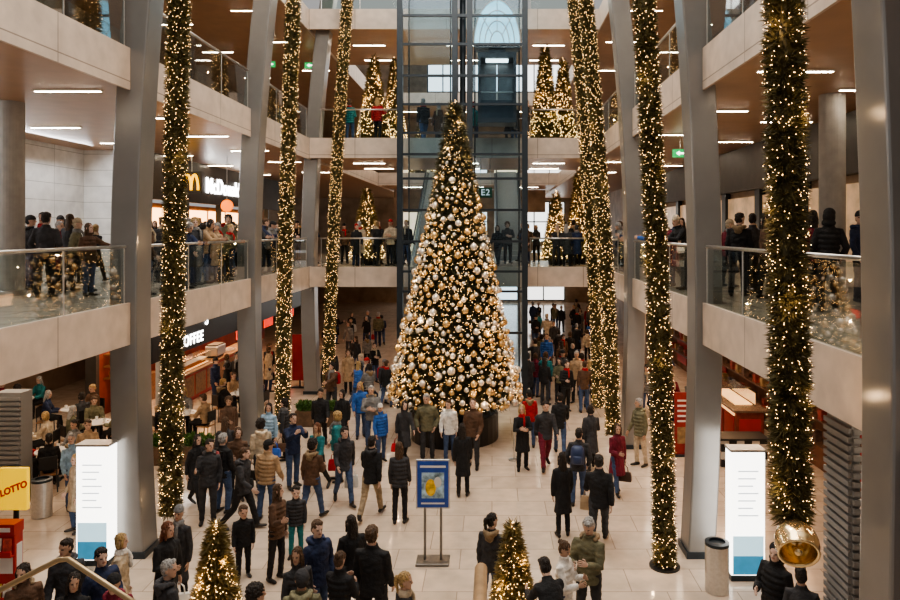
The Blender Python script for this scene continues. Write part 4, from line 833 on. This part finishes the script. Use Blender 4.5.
mglobe = mat('lamp globe', (1,.7,.4), .5, emit=34, ecol=(1,.62,.32))
for k, y in enumerate((23.6, 25.4, 27.2, 29.0)):
    p = thing('pendant_lamp', 'warm globe pendant lamp over the coffee bar counter', 'lamp', (-10.75, y, 2.1), group='pendant lamps over the coffee bar'); MB().ell((-10.75,y,2.1), .13, .13, .13).build('globe', mglobe, p, smooth=True); MB().tube([(-10.75,y,2.22),(-10.75,y,4.14)], .01, 6).build('cord', m_black, p)
xx = gx(300,27.5); t = thing('banner', 'red upright display board left of the tree crowd', 'banner', (xx,27.5,0)); MB().box(xx-.3,xx+.3,27.48,27.52,.3,2.1).build('panel', m_red, t); MB().box(xx-.32,xx+.32,27.4,27.6,0,.05).build('foot', m_dark, t); MB().box(xx-.02,xx+.02,27.49,27.51,.05,.3).build('stem', m_dark, t)
# tables and chairs
ct = thing('cafe_table', 'x', 'table', (-11.3,17.5,0)); MB().lathe([(.34,.72),(.36,.735),(.36,.75),(.34,.76)], n=28).build('top', m_white, ct, False); MB().cyl((0,0,.03), .03, .7, 10).build('pole', m_dark, ct, False); MB().lathe([(.24,0),(.24,.015),(.03,.04)], n=20).build('base', m_dark, ct, False)
ch = thing('cafe_chair', 'x', 'chair', (-11.3,16.9,0)); MB().box(-.2,.2,-.2,.2,.40,.435).build('seat', m_wood, ch, False, bevel=.012); b = MB(); b.box(-.19,.19,.19,.215,.55,.86); b.build('backrest', m_black, ch, False, bevel=.01)
for sx in (-1, 1):
    MB().tube([(sx*.17,-.17,.41),(sx*.19,-.19,0)], .014, 8).build('leg', m_dark, ch, False); MB().tube([(sx*.17,.2,.86),(sx*.17,.19,.41),(sx*.19,.21,0)], .014, 8).build('leg', m_dark, ch, False)
cup = MB().lathe([(.025,0),(.04,.06),(.042,.1),(.036,.1),(.03,.03)], n=14).build('cup', m_white); tag(cup, 'x', 'cup', 'cups on the cafe tables'); fcup = True
ft = fc = True
TW = ('nearest the bin', 'second from the bin', 'by the left wall', 'in the seating middle', 'at the seating back', 'beside the planter', 'in the back corner', 'nearest the bar')
for k, (x, y) in enumerate(tabs):
    l = f'small round white cafe table {TW[k]}'
    if ft: ct.location = (x,y,0); ct['label'] = l; ct['group'] = 'cafe tables'; ft = False
    else: dup(ct, (x,y,0), 0, l, 'cafe tables')
    for q, a in enumerate((random.uniform(-.3,.3), pi*.67+random.uniform(-.2,.2), pi*1.33+random.uniform(-.2,.2))):
        a2 = a+pi/2 if k % 2 else a+pi*.2; cxp, cyp = x+.74*sin(a2), y-.74*cos(a2); rot = a2+pi
        l2 = f'wooden seated cafe chair with black back at the table {TW[k]}'
        if fc: ch.location = (cxp,cyp,0); ch.rotation_euler = (0,0,rot); ch['label'] = l2; ch['group'] = 'cafe chairs'; fc = False
        else: dup(ch, (cxp,cyp,0), rot, l2, 'cafe chairs')
        c = cup if fcup else cup.copy()
        if not fcup: COL.objects.link(c)
        fcup = False; c.location = (x+.2*sin(a2), y-.2*cos(a2), .76); c['label'] = f'white cup on the cafe table {TW[k]}'
        jc = random.choice(JN); fem = random.random() < .5; hair = random.choice(('long','bob','ponytail') if fem else ('short','curly')); hc = random.choice(('dark','brown','blond','grey'))
        PEOPLE.append(dict(x=cxp, y=cyp, z=.0, rot=math.degrees(rot), pose='sit', jt='jacket', jc=jc, tc='black', hair=hair, hc=hc, label=f'{jc} jacket, {hair} {hc} hair, person seated at the cafe table {TW[k]}', group='people seated at the cafe tables', h=1.72, fem=fem))
def planter(x0, x1, y, label):
    t = thing('planter', label, 'planter', ((x0+x1)/2, y, 0)); MB().box(x0,x1,y-.2,y+.2,0,.5).build('trough', mat('planter wood', (.12,.07,.04), .6, 0, .3, 8), t, bevel=.01)
    n = 500; Pq = np.stack([rng.uniform(x0-(x0+x1)/2+.05, x1-(x0+x1)/2-.05, n), rng.uniform(-.16,.16,n), rng.uniform(.45,.72,n)], 1); V, Fc = tufts(Pq, nrm(np.stack([rng.normal(size=n)*.5, rng.normal(size=n)*.5, np.ones(n)*.6], 1)), .14, .05, 4, .6); np_mesh('hedge', V, Fc, m_hedge, t)
planter(-9.1, -7.4, 18.6, 'wooden trough planter with green hedge near the left garland'); planter(-6.2, -4.9, 22.2, 'wooden trough planter with green hedge left of the tree crowd')
def louver(x, y0, y1, z0, z1, label, w=.1):
    t = thing('louver_panel', label, 'vent panel', (x, (y0+y1)/2, z0)); MB().box(x,x+w,y0,y1,z0,z1).build('backing', m_louv, t); n = int((z1-z0)/.11)
    b = MB()
    for k in range(n): b.box(x-.05,x,y0,y1,z0+k*.11+.02,z0+k*.11+.085)
    for k in range(n): b.box(x,x+w,y0-.05,y0,z0+k*.11+.02,z0+k*.11+.085)
    b.build('slats', m_louv, t)
louver(4.5, 8.75, 9.4, 0, 3.75, 'grey louvered vent panel under the right gallery near the bell'); louver(-11.3, 15.9, 16.3, 0, 2.5, 'grey louvered vent cabinet at the left edge of the cafe seating', .6)
# ------------------------------------------------------------------ right side shops
t = thing('kiosk_counter', 'reddish brown kiosk counter with brown stone top under the right gallery', 'counter', (7.3, 21.5, 0)); MB().box(6.9,7.7,19.8,23.6,0,1.05).build('body', mat('mahogany', (.24,.05,.03), .35, 0, .3, 6), t, bevel=.02); MB().box(6.8,7.8,19.7,23.7,1.05,1.12).build('top', m_stone, t, bevel=.01); MB().box(7.0,7.6,20.2,22.4,1.12,1.5).build('display_case', m_lglass, t); MB().box(7.05,7.55,20.3,22.3,1.125,1.15).build('lit_tray', m_tray, t)
for k in range(4): MB().box(6.88,6.9,19.95+k*.92,20.75+k*.92,.15,.85).build('front_panel', m_red, t)
MB().box(6.87,6.9,19.9,23.5,.92,.99).build('lit_strip', m_tray, t); MB().box(7.0,7.6,19.78,19.8,.15,.85).build('end_panel', m_red, t)
t = thing('shop_shelving', 'dark shop wall shelving with warm lit strip under the right gallery', 'shelving', (8.4, 24, 0)); MB().box(8.5,8.59,12,40,0,3.4).build('back_panel', mat('shop back', (.20,.085,.045), .6, 0, .4, 2), t)
for k in range(4): MB().box(8.15,8.5,12,40,.8+k*.6,.84+k*.6).build('shelf', mat('dark shelf', (.10,.05,.03), .4, 0, .3, 8), t)
for k in range(9): MB().box(8.44,8.49,12.5+k*3,14.6+k*3,2.75,3.25).build('lit_panel', m_warm, t)
for k in range(5): MB().box(8.42,8.46,14.8+k*5.2,16.2+k*5.2,.3,2.5).build('red_panel', m_red, t)
gbm = [mat('gift boxes %d' % i, c, .5, 0, .5, 5) for i, c in enumerate(((.24,.04,.03),(.26,.17,.08),(.12,.07,.05)))]
for j, (gm_, nm_) in enumerate(zip(gbm, ('red', 'gold', 'brown'))):
    gm = MB().box(-.09,.09,-.11,.11,0,.26).box(-.095,.095,-.02,.02,0,.265).build('gift_box', gm_, bevel=.008); tag(gm, f'small {nm_} gift box on the right shop shelves', 'box', f'{nm_} gift boxes on the right shop shelves'); gm.location = (8.28, 12.5+.13*j, .84+.6*j)
    for k in range(32):
        c = gm.copy(); COL.objects.link(c); c.location = (8.28, 12.5+.13*j+.72*(k+1)+random.uniform(-.05,.05), .84+.6*((k+1+j) % 3))
t = thing('banner', 'red upright banner stand beside the third right column', 'banner', (5.3,19.2,0)); MB().box(5.0,5.6,19.18,19.22,.05,1.75).build('panel', mat('banner dark red', (.28,.02,.02), .5, 0, .3, 4), t); MB().box(5.0,5.6,19.1,19.3,0,.05).build('foot', m_dark, t)
for k in range(5): MB().box(5.08,5.5-.07*(k % 3),19.17,19.18,1.5-k*.14,1.55-k*.14).build('pale_strip', m_white, t)
MB().box(5.08,5.52,19.17,19.18,.35,.8).build('picture', gbm[1], t)
mck = bpy.data.materials.new('checker'); mck.use_nodes = True; ckn = mck.node_tree.nodes.new('ShaderNodeTexChecker'); ckn.inputs['Scale'].default_value = 5; ckn.inputs['Color1'].default_value = (.02,.02,.02,1); ckn.inputs['Color2'].default_value = (.6,.57,.52,1)
tco = mck.node_tree.nodes.new('ShaderNodeTexCoord'); mck.node_tree.links.new(tco.outputs['Object'], ckn.inputs['Vector']); mck.node_tree.links.new(ckn.outputs[0], mck.node_tree.nodes['Principled BSDF'].inputs['Base Color'])
t = thing('display_plinth', 'black and white checkered display plinth in front of the kiosk', 'plinth', (6.6,18.6,0)); MB().box(6.0,7.2,18.3,18.9,0,.7).build('body', mck, t); MB().box(5.95,7.25,18.25,18.95,.7,.75).build('top', m_black, t)
for k, y in enumerate((18.5, 20.5, 22.5, 24.5)):
    p = thing('pendant_lamp', 'warm globe pendant lamp over the right kiosk counter', 'lamp', (6.9,y,2.9), group='pendant lamps over the right kiosk'); MB().ell((6.9,y,2.9), .12,.12,.12).build('globe', mglobe, p, smooth=True); MB().tube([(6.9,y,3.0),(6.9,y,4.14)], .01, 6).build('cord', m_black, p)
t = thing('upper_shopfront', 'dark shopfront with warm lit windows on the right first floor', 'shopfront', (8.4,20,4.8)); MB().box(8.3,8.55,6,40,7.5,8.94).build('sign_band', m_darkwall, t)
for k in range(10): MB().box(8.5,8.58,6.5+k*3.2,9.2+k*3.2,5.0,7.3).build('lit_window', mat('shop window glow', (.4,.28,.18), .3, 0, .7, 1.6, emit=.32, ecol=(1,.62,.34)), t)
for k in range(10): MB().box(8.4,8.58,9.2+k*3.2,9.6+k*3.2,4.8,7.5).build('mullion', m_dark, t)

# ------------------------------------------------------------------ people
for d in PEOPLE: person(d)

# ------------------------------------------------------------------ light, camera
w = bpy.data.worlds.new('World'); S.world = w; w.use_nodes = True; bg = w.node_tree.nodes['Background']; bg.inputs[0].default_value = (.97,.95,.94,1); bg.inputs[1].default_value = .40
def area(loc, sx, sy, e, col, rot=(0,0,0), name='skylight_and_fill'):
    l = bpy.data.lights.new(name, 'AREA'); l.shape = 'RECTANGLE'; l.size = sx; l.size_y = sy; l.energy = e; l.color = col; o = bpy.data.objects.new(name, l); COL.objects.link(o); o.location = loc; o.rotation_euler = rot
area((-1.4, 14, 18.5), 8, 24, 3100, (1, .93, .83)); area((-1.4, 37, 18.5), 8, 10, 900, (1, .9, .8))
area((-13.2, 17, 8.85), .3, 12, 280, (.95, .97, 1), (0, rad(-30), 0))  # added fill light washing the white gallery wall, not a roof opening
area((-12, 20, 4.02), 5, 12, 300, (1, .80, .58), name='shop_fill'); area((6.5, 22, 4.02), 3, 16, 190, (1, .78, .54), name='shop_fill'); area((-11.6, 29, 4.02), 2, 9, 280, (1, .70, .44), name='shop_fill')  # unseen warm fill lights added to brighten the ground floor shops, no fixtures
try: S.view_settings.look = 'AgX - Medium High Contrast'
except Exception: pass
cam = bpy.data.cameras.new('Camera'); co = bpy.data.objects.new('Camera', cam); COL.objects.link(co); co.location = (0, 0, CH); co.rotation_euler = (pi/2, 0, 0)
cam.lens = 28; cam.sensor_width = 36; cam.shift_x = -42/900; cam.shift_y = -70/900; S.camera = co
